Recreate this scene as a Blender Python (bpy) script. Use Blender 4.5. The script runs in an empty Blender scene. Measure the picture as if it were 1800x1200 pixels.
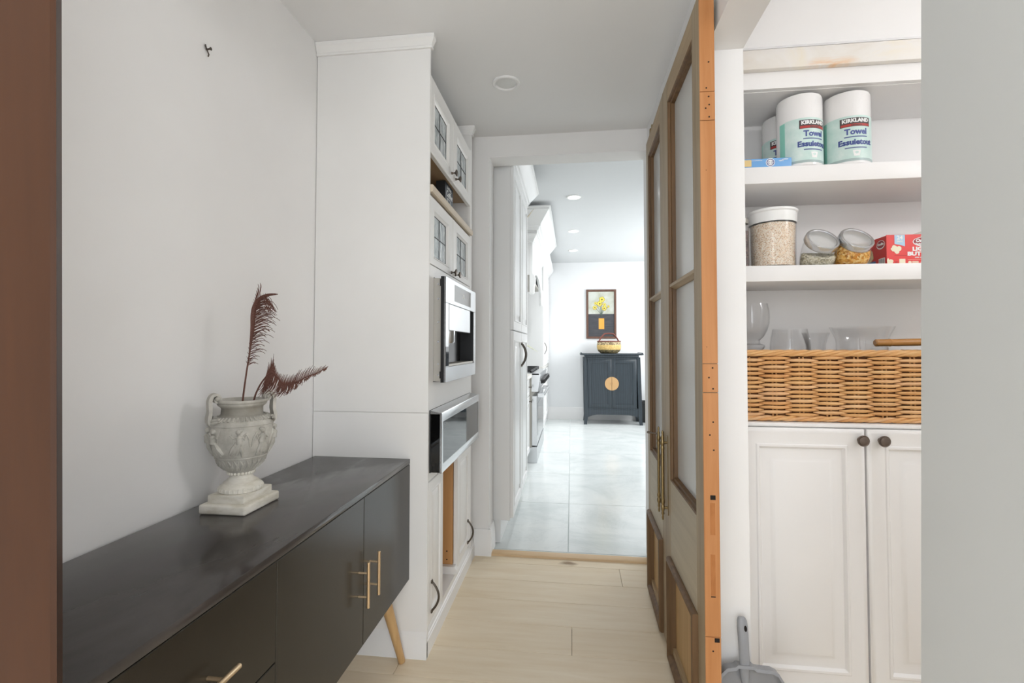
import bpy, bmesh, math, random
from mathutils import Vector, Matrix, Euler
random.seed(7)
PI = math.pi
SC = bpy.context.scene
COL = SC.collection

# ------------------------------------------------------------------ camera, world, lights, exposure
cam_d = bpy.data.cameras.new('camera')
cam_d.sensor_width = 36.0
cam_d.lens = 36.0 * 845.6 / 1800.0
cam_d.shift_y = -15.4 / 1800.0
cam_d.clip_start = 0.05
cam = bpy.data.objects.new('camera', cam_d)
COL.objects.link(cam)
cam.location = (0, 0, 1.2)
_a, _b, _c = (math.radians(v) for v in (7.028, 1.676, 0.062))
_F = Vector((-math.sin(_a) * math.cos(_b), math.cos(_a) * math.cos(_b), math.sin(_b)))
_r0 = Vector((math.cos(_a), math.sin(_a), 0))
_u0 = _r0.cross(_F)
_R = _r0 * math.cos(_c) + _u0 * math.sin(_c)
_U = -_r0 * math.sin(_c) + _u0 * math.cos(_c)
cam.rotation_euler = Matrix(((_R.x, _U.x, -_F.x), (_R.y, _U.y, -_F.y), (_R.z, _U.z, -_F.z))).to_euler()
SC.camera = cam

SC.view_settings.view_transform = 'Standard'
SC.view_settings.look = 'None'
SC.view_settings.gamma = 1.0
SC.view_settings.use_curve_mapping = False
SC.view_settings.exposure = 0.0

world = bpy.data.worlds.new('World')
SC.world = world
world.use_nodes = True
_bg = world.node_tree.nodes['Background']
_bg.inputs[0].default_value = (0.90, 0.95, 1.0, 1)
_bg.inputs[1].default_value = 3.0


def light(name, kind, loc, energy, col=(1, 1, 1), size=0.2, size_y=None, aim=None, shape=None):
    d = bpy.data.lights.new(name, kind)
    d.energy = energy
    d.color = col
    if kind == 'AREA':
        d.shape = shape or ('RECTANGLE' if size_y else 'DISK')
        d.size = size
        if size_y:
            d.size_y = size_y
    else:
        d.shadow_soft_size = size
    o = bpy.data.objects.new(name, d)
    COL.objects.link(o)
    o.location = loc
    if aim is not None:
        o.rotation_euler = (Vector(aim) - Vector(loc)).to_track_quat('-Z', 'Y').to_euler()
    return o


light('pantry_lamp', 'POINT', (2.15, 0.76, 2.15), 20, (0.96, 0.97, 1.0), 0.08)
light('room_fill_light', 'AREA', (1.25, -1.2, 1.3), 24, (0.93, 0.97, 1.0), 1.8, 2.0, (-1.0, 1.0, 1.0))  # soft fill added behind the camera, not an actual window
light('hall_fill_light', 'AREA', (-0.2, -1.65, 1.3), 11, (0.93, 0.97, 1.0), 1.2, 2.0, (-0.2, 2.0, 1.3))  # added fill that lifts the far end of the hall
light('pantry_fill_light', 'AREA', (1.35, -0.24, 1.25), 1.8, (0.97, 0.98, 1.0), 1.2, 1.5, (1.35, 2.0, 1.25))  # added fill to brighten the back wall under the shelves
light('kitchen_fill_light', 'AREA', (2.2, 6.3, 1.6), 96, (0.96, 0.985, 1.0), 2.8, 1.7, (-1.0, 6.3, 0.5))  # unseen area fill added to light the kitchen walls and floor

# ------------------------------------------------------------------ materials


def lin(c):
    return tuple(((v / 255.0) / 12.92 if v / 255.0 <= 0.04045 else ((v / 255.0 + 0.055) / 1.055) ** 2.4) for v in c) + (1.0,)


def base_mat(name, rgb, rough=0.5, metal=0.0, spec=0.5, coat=0.0):
    m = bpy.data.materials.new(name)
    m.use_nodes = True
    p = m.node_tree.nodes['Principled BSDF']
    p.inputs['Base Color'].default_value = lin(rgb)
    p.inputs['Roughness'].default_value = rough
    p.inputs['Metallic'].default_value = metal
    p.inputs['Specular IOR Level'].default_value = spec
    p.inputs['Coat Weight'].default_value = coat
    return m, m.node_tree.nodes, m.node_tree.links, p


def coords(n, l, scale=(1, 1, 1), rand=0.0):
    tc = n.new('ShaderNodeTexCoord')
    mp = n.new('ShaderNodeMapping')
    mp.inputs['Scale'].default_value = scale
    l.new(tc.outputs['Object'], mp.inputs['Vector'])
    if rand:
        oi = n.new('ShaderNodeObjectInfo')
        mu = n.new('ShaderNodeMath')
        mu.operation = 'MULTIPLY'
        mu.inputs[1].default_value = rand
        l.new(oi.outputs['Random'], mu.inputs[0])
        cb = n.new('ShaderNodeCombineXYZ')
        for i in range(3):
            l.new(mu.outputs[0], cb.inputs[i])
        l.new(cb.outputs[0], mp.inputs['Location'])
    return mp.outputs['Vector']


def noise(n, l, vec, scale, detail=4, rough=0.55, dist=0.0):
    t = n.new('ShaderNodeTexNoise')
    t.inputs['Scale'].default_value = scale
    t.inputs['Detail'].default_value = detail
    t.inputs['Roughness'].default_value = rough
    t.inputs['Distortion'].default_value = dist
    l.new(vec, t.inputs['Vector'])
    return t.outputs['Fac']


def ramp(n, l, fac, stops):
    r = n.new('ShaderNodeValToRGB')
    e = r.color_ramp.elements
    while len(e) < len(stops):
        e.new(0.5)
    for i, (p, c) in enumerate(stops):
        e[i].position = p
        e[i].color = lin(c) if max(c) > 1.0 or len(c) == 3 else c
    l.new(fac, r.inputs['Fac'])
    return r.outputs['Color']


def mix(n, l, fac, a, b, mode='MIX'):
    m = n.new('ShaderNodeMix')
    m.data_type = 'RGBA'
    m.blend_type = mode
    if hasattr(fac, 'links'):
        l.new(fac, m.inputs['Factor'])
    else:
        m.inputs['Factor'].default_value = fac
    for s, v in ((6, a), (7, b)):
        if hasattr(v, 'links'):
            l.new(v, m.inputs[s])
        else:
            m.inputs[s].default_value = lin(v)
    return m.outputs[2]


def bump(n, l, p, h, strength=0.1, dist=0.01):
    b = n.new('ShaderNodeBump')
    b.inputs['Strength'].default_value = strength
    b.inputs['Distance'].default_value = dist
    l.new(h, b.inputs['Height'])
    l.new(b.outputs['Normal'], p.inputs['Normal'])


def paint(name, rgb, rough=0.5, var=4, spec=0.35, tex=0.0):
    m, n, l, p = base_mat(name, rgb, rough, 0, spec)
    v = coords(n, l)
    f = noise(n, l, v, 2.2, 3)
    lo = tuple(max(0, c - var) for c in rgb)
    hi = tuple(min(255, c + var) for c in rgb)
    l.new(ramp(n, l, f, [(0.3, lo), (0.7, hi)]), p.inputs['Base Color'])
    if tex:
        bump(n, l, p, noise(n, l, v, 260, 2), tex, 0.002)
    return m


def wood(name, dark, light_, axis='z', fine=60, stretch=0.06, rough=0.45, spec=0.4, rand=0.0, knots=None, bumpy=0.08):
    m, n, l, p = base_mat(name, light_, rough, 0, spec)
    sc = [1, 1, 1]
    sc['xyz'.index(axis)] = stretch
    v = coords(n, l, tuple(sc), rand)
    f1 = noise(n, l, v, fine, 6, 0.6, 0.6)
    f2 = noise(n, l, v, fine * 0.22, 3, 0.5, 1.2)
    c1 = ramp(n, l, f1, [(0.3, dark), (0.68, light_)])
    c2 = ramp(n, l, f2, [(0.3, dark), (0.7, light_)])
    c = mix(n, l, 0.5, c1, c2)
    if knots:
        sc2 = [1, 1, 1]
        sc2['xyz'.index(axis)] = 0.45
        v2 = coords(n, l, tuple(sc2), rand)
        vo = n.new('ShaderNodeTexVoronoi')
        vo.voronoi_dimensions = '2D'
        vo.inputs['Scale'].default_value = knots[1]
        l.new(v2, vo.inputs['Vector'])
        nz = noise(n, l, v2, 22, 3)
        ad = n.new('ShaderNodeMath')
        ad.operation = 'MULTIPLY_ADD'
        ad.inputs[1].default_value = 0.14
        l.new(nz, ad.inputs[0])
        l.new(vo.outputs['Distance'], ad.inputs[2])
        k = ramp(n, l, ad.outputs[0], [(0.10, (255, 255, 255)), (0.155, (0, 0, 0))])
        wn = n.new('ShaderNodeTexWhiteNoise')
        wn.noise_dimensions = '3D'
        l.new(vo.outputs['Color'], wn.inputs['Vector'])
        gt = n.new('ShaderNodeMath')
        gt.operation = 'GREATER_THAN'
        gt.inputs[1].default_value = 0.6
        l.new(wn.outputs['Value'], gt.inputs[0])
        mu = n.new('ShaderNodeMath')
        mu.operation = 'MULTIPLY'
        l.new(k, mu.inputs[0])
        l.new(gt.outputs[0], mu.inputs[1])
        c = mix(n, l, mu.outputs[0], c, knots[0])
    l.new(c, p.inputs['Base Color'])
    if bumpy:
        bump(n, l, p, f1, bumpy, 0.003)
    return m


def glass_mat(name, tint=(255, 255, 255), refl=0.12, rough=0.02):
    m = bpy.data.materials.new(name)
    m.use_nodes = True
    n, l = m.node_tree.nodes, m.node_tree.links
    n.remove(n['Principled BSDF'])
    tr = n.new('ShaderNodeBsdfTransparent')
    tr.inputs[0].default_value = lin(tint)
    gl = n.new('ShaderNodeBsdfGlossy')
    gl.inputs['Roughness'].default_value = rough
    lw = n.new('ShaderNodeLayerWeight')
    lw.inputs['Blend'].default_value = 0.5
    pw = n.new('ShaderNodeMath')
    pw.operation = 'POWER'
    pw.inputs[1].default_value = 5.0
    l.new(lw.outputs['Facing'], pw.inputs[0])
    ma = n.new('ShaderNodeMath')
    ma.operation = 'MULTIPLY_ADD'
    ma.inputs[1].default_value = 0.92
    ma.inputs[2].default_value = 0.03
    l.new(pw.outputs[0], ma.inputs[0])
    mx = n.new('ShaderNodeMixShader')
    l.new(ma.outputs[0], mx.inputs[0])
    l.new(tr.outputs[0], mx.inputs[1])
    l.new(gl.outputs[0], mx.inputs[2])
    l.new(mx.outputs[0], n['Material Output'].inputs[0])
    return m


def grains(name, cols, scale, rough=0.7):
    m, n, l, p = base_mat(name, cols[0], rough, 0, 0.2)
    v = coords(n, l)
    vo = n.new('ShaderNodeTexVoronoi')
    vo.inputs['Scale'].default_value = scale
    l.new(v, vo.inputs['Vector'])
    sp = n.new('ShaderNodeSeparateColor')
    l.new(vo.outputs['Color'], sp.inputs[0])
    k = len(cols)
    c = ramp(n, l, sp.outputs[0], [(0.08 + 0.84 * i / (k - 1), cols[i]) for i in range(k)])
    l.new(c, p.inputs['Base Color'])
    bump(n, l, p, vo.outputs['Distance'], 0.6, 0.004)
    return m


def emit(name, rgb, strength):
    m, n, l, p = base_mat(name, rgb)
    p.inputs['Emission Color'].default_value = lin(rgb)
    p.inputs['Emission Strength'].default_value = strength
    return m


M = {}
M['wall'] = paint('wall_paint', (240, 238, 236), 0.55, 2, 0.3, 0.02)
M['wall_grey'] = paint('jamb_paint', (240, 239, 238), 0.5, 2, 0.3)
M['wall_near'] = paint('near_wall_shaded', (196, 197, 195), 0.6, 2, 0.2)  # greyer than the other walls, the shade is put into the colour
M['wallk'] = paint('kitchen_paint', (238, 239, 240), 0.5, 2, 0.3)
M['ceil'] = paint('ceiling_paint', (240, 239, 238), 0.7, 1, 0.2)
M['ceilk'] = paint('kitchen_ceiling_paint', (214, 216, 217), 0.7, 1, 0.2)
M['trim'] = paint('trim_paint', (242, 241, 240), 0.35, 1, 0.4)
M['cab'] = paint('cabinet_paint', (242, 240, 237), 0.38, 2, 0.4)
M['cabk'] = paint('kitchen_cabinet_paint', (238, 238, 237), 0.28, 1, 0.5)
M['pantry'] = paint('pantry_paint', (242, 240, 238), 0.4, 2, 0.4)
M['panel_side'] = paint('side_panel_paint', (240, 238, 235), 0.5, 3, 0.35)
M['plank'] = wood('floor_oak', (228, 208, 176), (242, 228, 204), 'x', 34, 0.10, 0.42, 0.35, 40.0, ((152, 126, 96), 3.2), 0.04)
M['threshold'] = wood('threshold_oak', (206, 172, 128), (222, 192, 152), 'x', 30, 0.1, 0.4)
M['gap'] = base_mat('plank_gap', (112, 92, 70), 0.9)[0]
M['grout'] = base_mat('tile_grout', (196, 203, 202), 0.9)[0]
M['walnut'] = wood('dark_stained_wood', (46, 25, 11), (72, 42, 20), 'z', 14, 0.10, 0.5, 0.18, 0, None, 0.03)
M['reveal'] = wood('aged_oak_reveal', (84, 62, 40), (126, 95, 62), 'z', 48, 0.05, 0.5)
M['aged'] = wood('aged_oak_face', (142, 122, 96), (182, 164, 134), 'z', 44, 0.05, 0.5)
M['aged_y'] = wood('aged_oak_rail', (150, 126, 96), (188, 166, 132), 'y', 44, 0.05, 0.5)
M['pale_y'] = wood('bleached_oak_rail', (176, 164, 142), (200, 189, 166), 'y', 36, 0.05, 0.55)
M['tan'] = wood('tan_oak_panel', (172, 136, 88), (206, 172, 122), 'z', 40, 0.05, 0.5)
M['orange'] = wood('raw_pine_edge', (174, 112, 60), (204, 146, 96), 'z', 38, 0.06, 0.5)
M['orange_d'] = wood('raw_pine_end_grain', (160, 98, 48), (188, 124, 70), 'z', 60, 0.3, 0.6)
M['maple'] = wood('maple_veneer', (196, 146, 94), (214, 166, 112), 'z', 26, 0.08, 0.5)
M['niche'] = wood('niche_veneer', (176, 146, 112), (196, 168, 134), 'y', 26, 0.08, 0.5)
M['edgewood'] = wood('shelf_edge_wood', (206, 190, 168), (224, 210, 190), 'y', 26, 0.08, 0.5)
M['hole'] = base_mat('hole_dark', (26, 18, 14), 0.9)[0]
M['brass_old'] = base_mat('old_brass', (146, 126, 88), 0.36, 0.85)[0]
M['brass'] = base_mat('brushed_brass', (224, 196, 158), 0.32, 0.85)[0]
M['bronze'] = base_mat('dark_bronze', (92, 84, 76), 0.36, 0.8)[0]
M['pewter'] = base_mat('dark_pewter', (112, 100, 92), 0.42, 0.7)[0]
M['steel'] = base_mat('brushed_steel', (206, 208, 210), 0.26, 0.9)[0]
M['steel_d'] = base_mat('galvanised_steel', (178, 174, 166), 0.45, 0.5)[0]
M['black_gl'] = base_mat('black_glass', (10, 11, 12), 0.04, 0.0, 0.7)[0]
M['black'] = base_mat('black_plastic', (18, 18, 19), 0.4)[0]
M['grey_glass'] = base_mat('grey_display_glass', (128, 124, 120), 0.08, 0.3, 0.6)[0]
M['legoak'] = wood('leg_oak', (188, 148, 98), (214, 178, 128), 'z', 40, 0.06, 0.4)
M['glass'] = glass_mat('clear_glass', (252, 253, 253), 0.10)
M['glass_v'] = glass_mat('vase_glass', (255, 255, 255), 0.2)
M['plastic_clear'] = glass_mat('clear_plastic', (255, 255, 255), 0.12, 0.08)
def milky(name, rgb, rough, alpha):
    m, n, l, p = base_mat(name, rgb, rough, 0, 0.5)
    p.inputs['Alpha'].default_value = alpha
    return m


M['door_glass'] = milky('milky_door_glass', (236, 235, 231), 0.22, 0.72)
M['lid_glass'] = milky('lid_glass', (222, 221, 218), 0.12, 0.38)
M['gold'] = base_mat('antique_gold', (206, 166, 118), 0.45, 0.55)[0]
M['lead'] = base_mat('lead_came', (60, 58, 58), 0.5, 0.4)[0]
M['white_plastic'] = base_mat('white_plastic', (240, 240, 238), 0.35)[0]
M['white_ink'] = base_mat('white_ink', (242, 242, 240), 0.6)[0]
M['lamp_on'] = emit('lamp_lens', (255, 255, 255), 9.0)
M['lamp_off'] = base_mat('lamp_lens_off', (228, 228, 226), 0.4)[0]
M['dust'] = paint('grey_plastic', (150, 152, 156), 0.38, 3, 0.5)
M['counter_k'] = paint('quartz_counter', (232, 228, 220), 0.25, 5)


def special_mats():
    # worn black lacquer of the sideboard
    m, n, l, p = base_mat('black_lacquer', (40, 36, 35), 0.3, 0, 0.55)
    v = coords(n, l, (1.0, 0.5, 1.0))
    f = noise(n, l, v, 5, 6, 0.65, 0.8)
    c = ramp(n, l, f, [(0.35, (54, 50, 48)), (0.62, (66, 61, 59)), (0.8, (88, 83, 80))])
    vs = coords(n, l, (9, 60, 9))
    s = noise(n, l, vs, 2.2, 2)
    c = mix(n, l, ramp(n, l, s, [(0.74, (0, 0, 0)), (0.80, (70, 70, 70))]), c, (120, 116, 112))
    l.new(c, p.inputs['Base Color'])
    l.new(ramp(n, l, f, [(0.3, (52, 52, 52)), (0.75, (150, 150, 150))]), p.inputs['Roughness'])
    M['lacquer'] = m
    m, n, l, p = base_mat('black_lacquer_front', (38, 34, 28), 0.26, 0, 0.4)
    v = coords(n, l)
    f = noise(n, l, v, 4, 4)
    l.new(ramp(n, l, f, [(0.3, (34, 30, 24)), (0.7, (44, 40, 33))]), p.inputs['Base Color'])
    M['lacquer_f'] = m
    # marble
    m, n, l, p = base_mat('marble_tile', (226, 232, 232), 0.16, 0, 0.5)
    v = coords(n, l, (1, 1.15, 1), 30.0)
    f = noise(n, l, v, 1.5, 7, 0.6, 1.6)
    a = ramp(n, l, f, [(0.34, (208, 214, 213)), (0.52, (222, 226, 225)), (0.7, (228, 231, 229))])
    w = noise(n, l, v, 1.1, 8, 0.7, 2.6)
    vn = ramp(n, l, w, [(0.478, (0, 0, 0)), (0.497, (110, 110, 110)), (0.516, (0, 0, 0))])
    l.new(mix(n, l, vn, a, (168, 176, 176)), p.inputs['Base Color'])
    M['marble'] = m
    # urn stoneware
    m, n, l, p = base_mat('urn_stone', (200, 194, 180), 0.5, 0, 0.3)
    v = coords(n, l)
    f = noise(n, l, v, 26, 5, 0.6)
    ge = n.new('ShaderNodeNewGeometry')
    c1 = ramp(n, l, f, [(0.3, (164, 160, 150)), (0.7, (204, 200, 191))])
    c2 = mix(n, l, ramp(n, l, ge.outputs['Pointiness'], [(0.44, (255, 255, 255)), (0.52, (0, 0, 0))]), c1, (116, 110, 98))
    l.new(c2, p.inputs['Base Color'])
    bump(n, l, p, noise(n, l, v, 120, 4), 0.12, 0.003)
    M['urn'] = m
    m, n, l, p = base_mat('urn_stone_pale', (226, 220, 208), 0.5, 0, 0.3)
    v = coords(n, l, (1, 1, 3))
    f = noise(n, l, v, 22, 5, 0.6)
    l.new(ramp(n, l, f, [(0.3, (204, 197, 180)), (0.6, (230, 225, 214))]), p.inputs['Base Color'])
    M['urn_p'] = m
    # glittered feather
    m, n, l, p = base_mat('feather_rust', (104, 58, 46), 0.6, 0, 0.3)
    v = coords(n, l)
    f = noise(n, l, v, 900, 2)
    l.new(ramp(n, l, f, [(0.4, (84, 52, 43)), (0.62, (112, 72, 60)), (0.74, (176, 150, 140))]), p.inputs['Base Color'])
    M['feather'] = m
    # willow
    m, n, l, p = base_mat('willow', (214, 166, 108), 0.5, 0, 0.35)
    v = coords(n, l, (0.3, 1, 1.4), 20.0)
    f = noise(n, l, v, 36, 4, 0.6)
    oi = n.new('ShaderNodeObjectInfo')
    c = ramp(n, l, f, [(0.25, (196, 136, 78)), (0.55, (224, 174, 116)), (0.8, (238, 202, 152))])
    c = mix(n, l, 0.35, c, ramp(n, l, oi.outputs['Random'], [(0.0, (206, 140, 82)), (0.5, (226, 178, 118)), (1.0, (236, 196, 160))]))
    l.new(c, p.inputs['Base Color'])
    M['willow'] = m
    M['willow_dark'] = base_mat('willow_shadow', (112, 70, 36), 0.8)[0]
    M['cane'] = wood('bamboo_cane', (176, 120, 62), (208, 154, 92), 'x', 50, 0.06, 0.35)
    # leaded pattern glass
    m, n, l, p = base_mat('rippled_glass', (176, 184, 186), 0.12, 0, 0.6)
    v = coords(n, l, (1, 1, 0.22))
    f = noise(n, l, v, 70, 3, 0.6, 1.0)
    l.new(ramp(n, l, f, [(0.3, (142, 150, 152)), (0.5, (188, 197, 199)), (0.66, (236, 241, 242))]), p.inputs['Base Color'])
    bump(n, l, p, f, 0.5, 0.004)
    M['ripple'] = m
    # stained board
    m, n, l, p = base_mat('stained_board', (236, 230, 220), 0.45, 0, 0.3)
    v = coords(n, l, (1, 1, 1.5))
    f = noise(n, l, v, 5.5, 5, 0.6, 0.6)
    tc = n.new('ShaderNodeTexCoord')
    sx = n.new('ShaderNodeSeparateXYZ')
    l.new(tc.outputs['Object'], sx.inputs[0])
    st = noise(n, l, coords(n, l, (3.2, 1, 16)), 2.1, 4, 0.7, 0.4)
    # a rust stain at the lower middle of the board
    vm = n.new('ShaderNodeVectorMath')
    vm.operation = 'DISTANCE'
    mp = coords(n, l, (1.0, 0.0, 2.6))
    vm.inputs[1].default_value = (0.385, 0.0, 0.012)
    l.new(mp, vm.inputs[0])
    d = ramp(n, l, vm.outputs['Value'], [(0.0, (255, 255, 255)), (0.10, (0, 0, 0))])
    mu = n.new('ShaderNodeMath')
    mu.operation = 'MULTIPLY'
    l.new(d, mu.inputs[0])
    l.new(ramp(n, l, st, [(0.38, (0, 0, 0)), (0.66, (255, 255, 255))]), mu.inputs[1])
    c = ramp(n, l, f, [(0.3, (230, 222, 210)), (0.6, (238, 234, 228)), (0.8, (240, 230, 208))])
    l.new(mix(n, l, mu.outputs[0], c, (232, 170, 84)), p.inputs['Base Color'])
    M['stained'] = m
    # blue black painted elm of the far cabinet
    m, n, l, p = base_mat('blue_black_elm', (48, 56, 62), 0.35, 0, 0.45)
    v = coords(n, l, (1, 1, 0.14))
    w = n.new('ShaderNodeTexWave')
    w.inputs['Scale'].default_value = 9
    w.inputs['Distortion'].default_value = 9
    w.inputs['Detail'].default_value = 3
    w.inputs['Detail Scale'].default_value = 1.2
    l.new(v, w.inputs['Vector'])
    l.new(ramp(n, l, w.outputs['Fac'], [(0.0, (46, 53, 59)), (0.8, (50, 58, 64)), (1.0, (56, 65, 72))]), p.inputs['Base Color'])
    M['elm'] = m
    # coarse basket weave
    for nm, a, b in (('straw', (198, 164, 98), (226, 196, 132)), ('straw_mid', (120, 104, 78), (226, 204, 160)), ('straw_dark', (92, 86, 64), (172, 152, 106))):
        m, n, l, p = base_mat(nm, a, 0.7)
        v = coords(n, l, (1, 1, 1))
        ch = n.new('ShaderNodeTexVoronoi')
        ch.inputs['Scale'].default_value = 60
        l.new(v, ch.inputs['Vector'])
        l.new(ramp(n, l, ch.outputs['Distance'], [(0.2, b), (0.6, a)]), p.inputs['Base Color'])
        M[nm] = m
    M['leather'] = base_mat('handle_leather', (112, 58, 48), 0.6)[0]
    # towel label
    m, n, l, p = base_mat('towel_label', (176, 222, 212), 0.3, 0, 0.4)
    f = noise(n, l, coords(n, l), 26, 4, 0.6)
    l.new(ramp(n, l, f, [(0.3, (194, 220, 213)), (0.6, (210, 229, 223)), (0.8, (224, 236, 231))]), p.inputs['Base Color'])
    M['label'] = m
    M['label_green'] = base_mat('towel_label_green', (140, 208, 190), 0.3)[0]
    m, n, l, p = base_mat('paper_wrap', (240, 238, 236), 0.22, 0, 0.5, 0.2)
    f = noise(n, l, coords(n, l, (1, 1, 0.5)), 34, 3, 0.6, 1.0)
    bump(n, l, p, f, 0.25, 0.006)
    M['wrap'] = m


special_mats()


def flat(name, rgb, rough=0.5):
    if name not in M:
        M[name] = base_mat(name, rgb, rough)[0]
    return M[name]


# ------------------------------------------------------------------ mesh helpers


def nb():
    return bmesh.new()


def box(bm, x0, x1, y0, y1, z0, z1, bev=0.0, seg=2):
    vs = [bm.verts.new((x, y, z)) for x in (x0, x1) for y in (y0, y1) for z in (z0, z1)]
    fs = [bm.faces.new([vs[i] for i in f]) for f in ((0, 1, 3, 2), (4, 6, 7, 5), (0, 4, 5, 1), (2, 3, 7, 6), (0, 2, 6, 4), (1, 5, 7, 3))]
    if bev:
        es = list({e for f in fs for e in f.edges})
        bmesh.ops.bevel(bm, geom=es, offset=bev, segments=seg, profile=0.5, affect='EDGES')
    return bm


def prism(bm, pts, axis, a0, a1):
    def mk(p, a):
        if axis == 'y':
            return (p[0], a, p[1])
        if axis == 'x':
            return (a, p[0], p[1])
        return (p[0], p[1], a)
    v0 = [bm.verts.new(mk(p, a0)) for p in pts]
    v1 = [bm.verts.new(mk(p, a1)) for p in pts]
    n = len(pts)
    for i in range(n):
        bm.faces.new((v0[i], v0[(i + 1) % n], v1[(i + 1) % n], v1[i]))
    bm.faces.new(v0)
    bm.faces.new(list(reversed(v1)))
    return bm


def lathe(bm, prof, c=(0, 0, 0), seg=32, mat=None, a0=0.0, a1=2 * PI):
    full = abs(a1 - a0 - 2 * PI) < 1e-6
    n = seg if full else seg + 1
    rings = []
    for r, z in prof:
        ring = []
        if r < 1e-5 and full:
            v = bm.verts.new((c[0], c[1], c[2] + z))
            ring = [v]
        else:
            for i in range(n):
                a = a0 + (a1 - a0) * i / seg
                ring.append(bm.verts.new((c[0] + r * math.cos(a), c[1] + r * math.sin(a), c[2] + z)))
        rings.append(ring)
    for A, B in zip(rings, rings[1:]):
        m = seg if full else seg
        for i in range(m):
            j = (i + 1) % n if full else i + 1
            if len(A) == 1 and len(B) == 1:
                continue
            if len(A) == 1:
                bm.faces.new((A[0], B[j], B[i]))
            elif len(B) == 1:
                bm.faces.new((A[i], A[j], B[0]))
            else:
                bm.faces.new((A[i], A[j], B[j], B[i]))
    if mat is not None:
        bmesh.ops.transform(bm, matrix=mat, verts=[v for r in rings for v in r])
    return bm


def tube(bm, pts, rad, seg=8, closed_ends=True, flat_=None):
    pts = [Vector(p) for p in pts]
    n = len(pts)
    if not hasattr(rad, '__len__'):
        rad = [rad] * n
    rings = []
    prev = None
    for i, p in enumerate(pts):
        t = (pts[min(i + 1, n - 1)] - pts[max(i - 1, 0)]).normalized()
        if prev is None:
            ref = Vector((0, 0, 1)) if abs(t.z) < 0.9 else Vector((1, 0, 0))
            u = t.cross(ref).normalized()
        else:
            u = (prev - t * prev.dot(t)).normalized()
        prev = u
        w = t.cross(u)
        k = flat_ if flat_ else 1.0
        rings.append([bm.verts.new(p + (u * math.cos(2 * PI * j / seg) + w * k * math.sin(2 * PI * j / seg)) * rad[i]) for j in range(seg)])
    for A, B in zip(rings, rings[1:]):
        for j in range(seg):
            bm.faces.new((A[j], A[(j + 1) % seg], B[(j + 1) % seg], B[j]))
    if closed_ends:
        bm.faces.new(list(reversed(rings[0])))
        bm.faces.new(rings[-1])
    return bm


def ball(bm, c, r, seg=12, rot=None):
    if not hasattr(r, '__len__'):
        r = (r, r, r)
    m = Matrix.Translation(c) @ (rot.to_matrix().to_4x4() if rot else Matrix.Identity(4)) @ Matrix.Diagonal((r[0], r[1], r[2], 1))
    bmesh.ops.create_uvsphere(bm, u_segments=seg, v_segments=max(6, seg * 2 // 3), radius=1.0, matrix=m)
    return bm


def loft(bm, rings, cap=True):
    vr = [[bm.verts.new(p) for p in r] for r in rings]
    n = len(vr[0])
    for A, B in zip(vr, vr[1:]):
        for i in range(n):
            bm.faces.new((A[i], A[(i + 1) % n], B[(i + 1) % n], B[i]))
    if cap:
        bm.faces.new(list(reversed(vr[0])))
        bm.faces.new(vr[-1])
    return bm


def rect_rings(bm, u0, u1, v0, v1, prof, mp, cap_last=True, cap_first=True):
    """Nested mitred rectangles; prof is a list of (inset, depth) or (inset_u, inset_v0, inset_v1, depth)."""
    rings = []
    for q in prof:
        if len(q) == 2:
            a = b = c = q[0]
            d = q[1]
        else:
            a, b, c, d = q
        rings.append([bm.verts.new(mp(u, v, d)) for u, v in ((u0 + a, v0 + b), (u1 - a, v0 + b), (u1 - a, v1 - c), (u0 + a, v1 - c))])
    for A, B in zip(rings, rings[1:]):
        for i in range(4):
            bm.faces.new((A[i], A[(i + 1) % 4], B[(i + 1) % 4], B[i]))
    if cap_first:
        bm.faces.new(rings[0])
    if cap_last:
        bm.faces.new(rings[-1])
    return bm


def link(name, bm, mat, parent=None, angle=35, W=True):
    if parent is not None and W:
        bmesh.ops.translate(bm, verts=bm.verts, vec=-Vector(parent['origin_']))
    bmesh.ops.recalc_face_normals(bm, faces=bm.faces)
    me = bpy.data.meshes.new(name)
    bm.to_mesh(me)
    bm.free()
    for p in me.polygons:
        p.use_smooth = True
    me.set_sharp_from_angle(angle=math.radians(angle))
    if isinstance(mat, str):
        mat = M[mat]
    me.materials.append(mat)
    o = bpy.data.objects.new(name, me)
    COL.objects.link(o)
    if parent is not None:
        o.parent = parent
        o['origin_'] = parent['origin_'] if W else (0.0, 0.0, 0.0)
    else:
        o['origin_'] = (0.0, 0.0, 0.0)
    return o


part = link


def thing(name, label, cat, loc=(0, 0, 0), rz=0.0, group=None, rot=None):
    o = bpy.data.objects.new(name, None)
    COL.objects.link(o)
    o.empty_display_size = 0.05
    o.location = loc
    o.rotation_euler = rot if rot else (0, 0, rz)
    o['origin_'] = tuple(float(v) for v in loc)
    tag(o, label, cat, group)
    return o


def tag(o, label, cat, group=None, kind=None):
    o['label'] = label
    o['category'] = cat
    if group:
        o['group'] = group
    if kind:
        o['kind'] = kind
    return o


def struct(name, bm, mat, label=None, parent=None):
    o = link(name, bm, mat, parent)
    if parent is None:
        o['kind'] = 'structure'
    if label:
        o['label'] = label
    return o


def copy_tree(o, parent=None):
    c = o.copy()
    COL.objects.link(c)
    if parent is not None:
        c.parent = parent
    for ch in list(o.children):
        copy_tree(ch, c)
    return c


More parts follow.
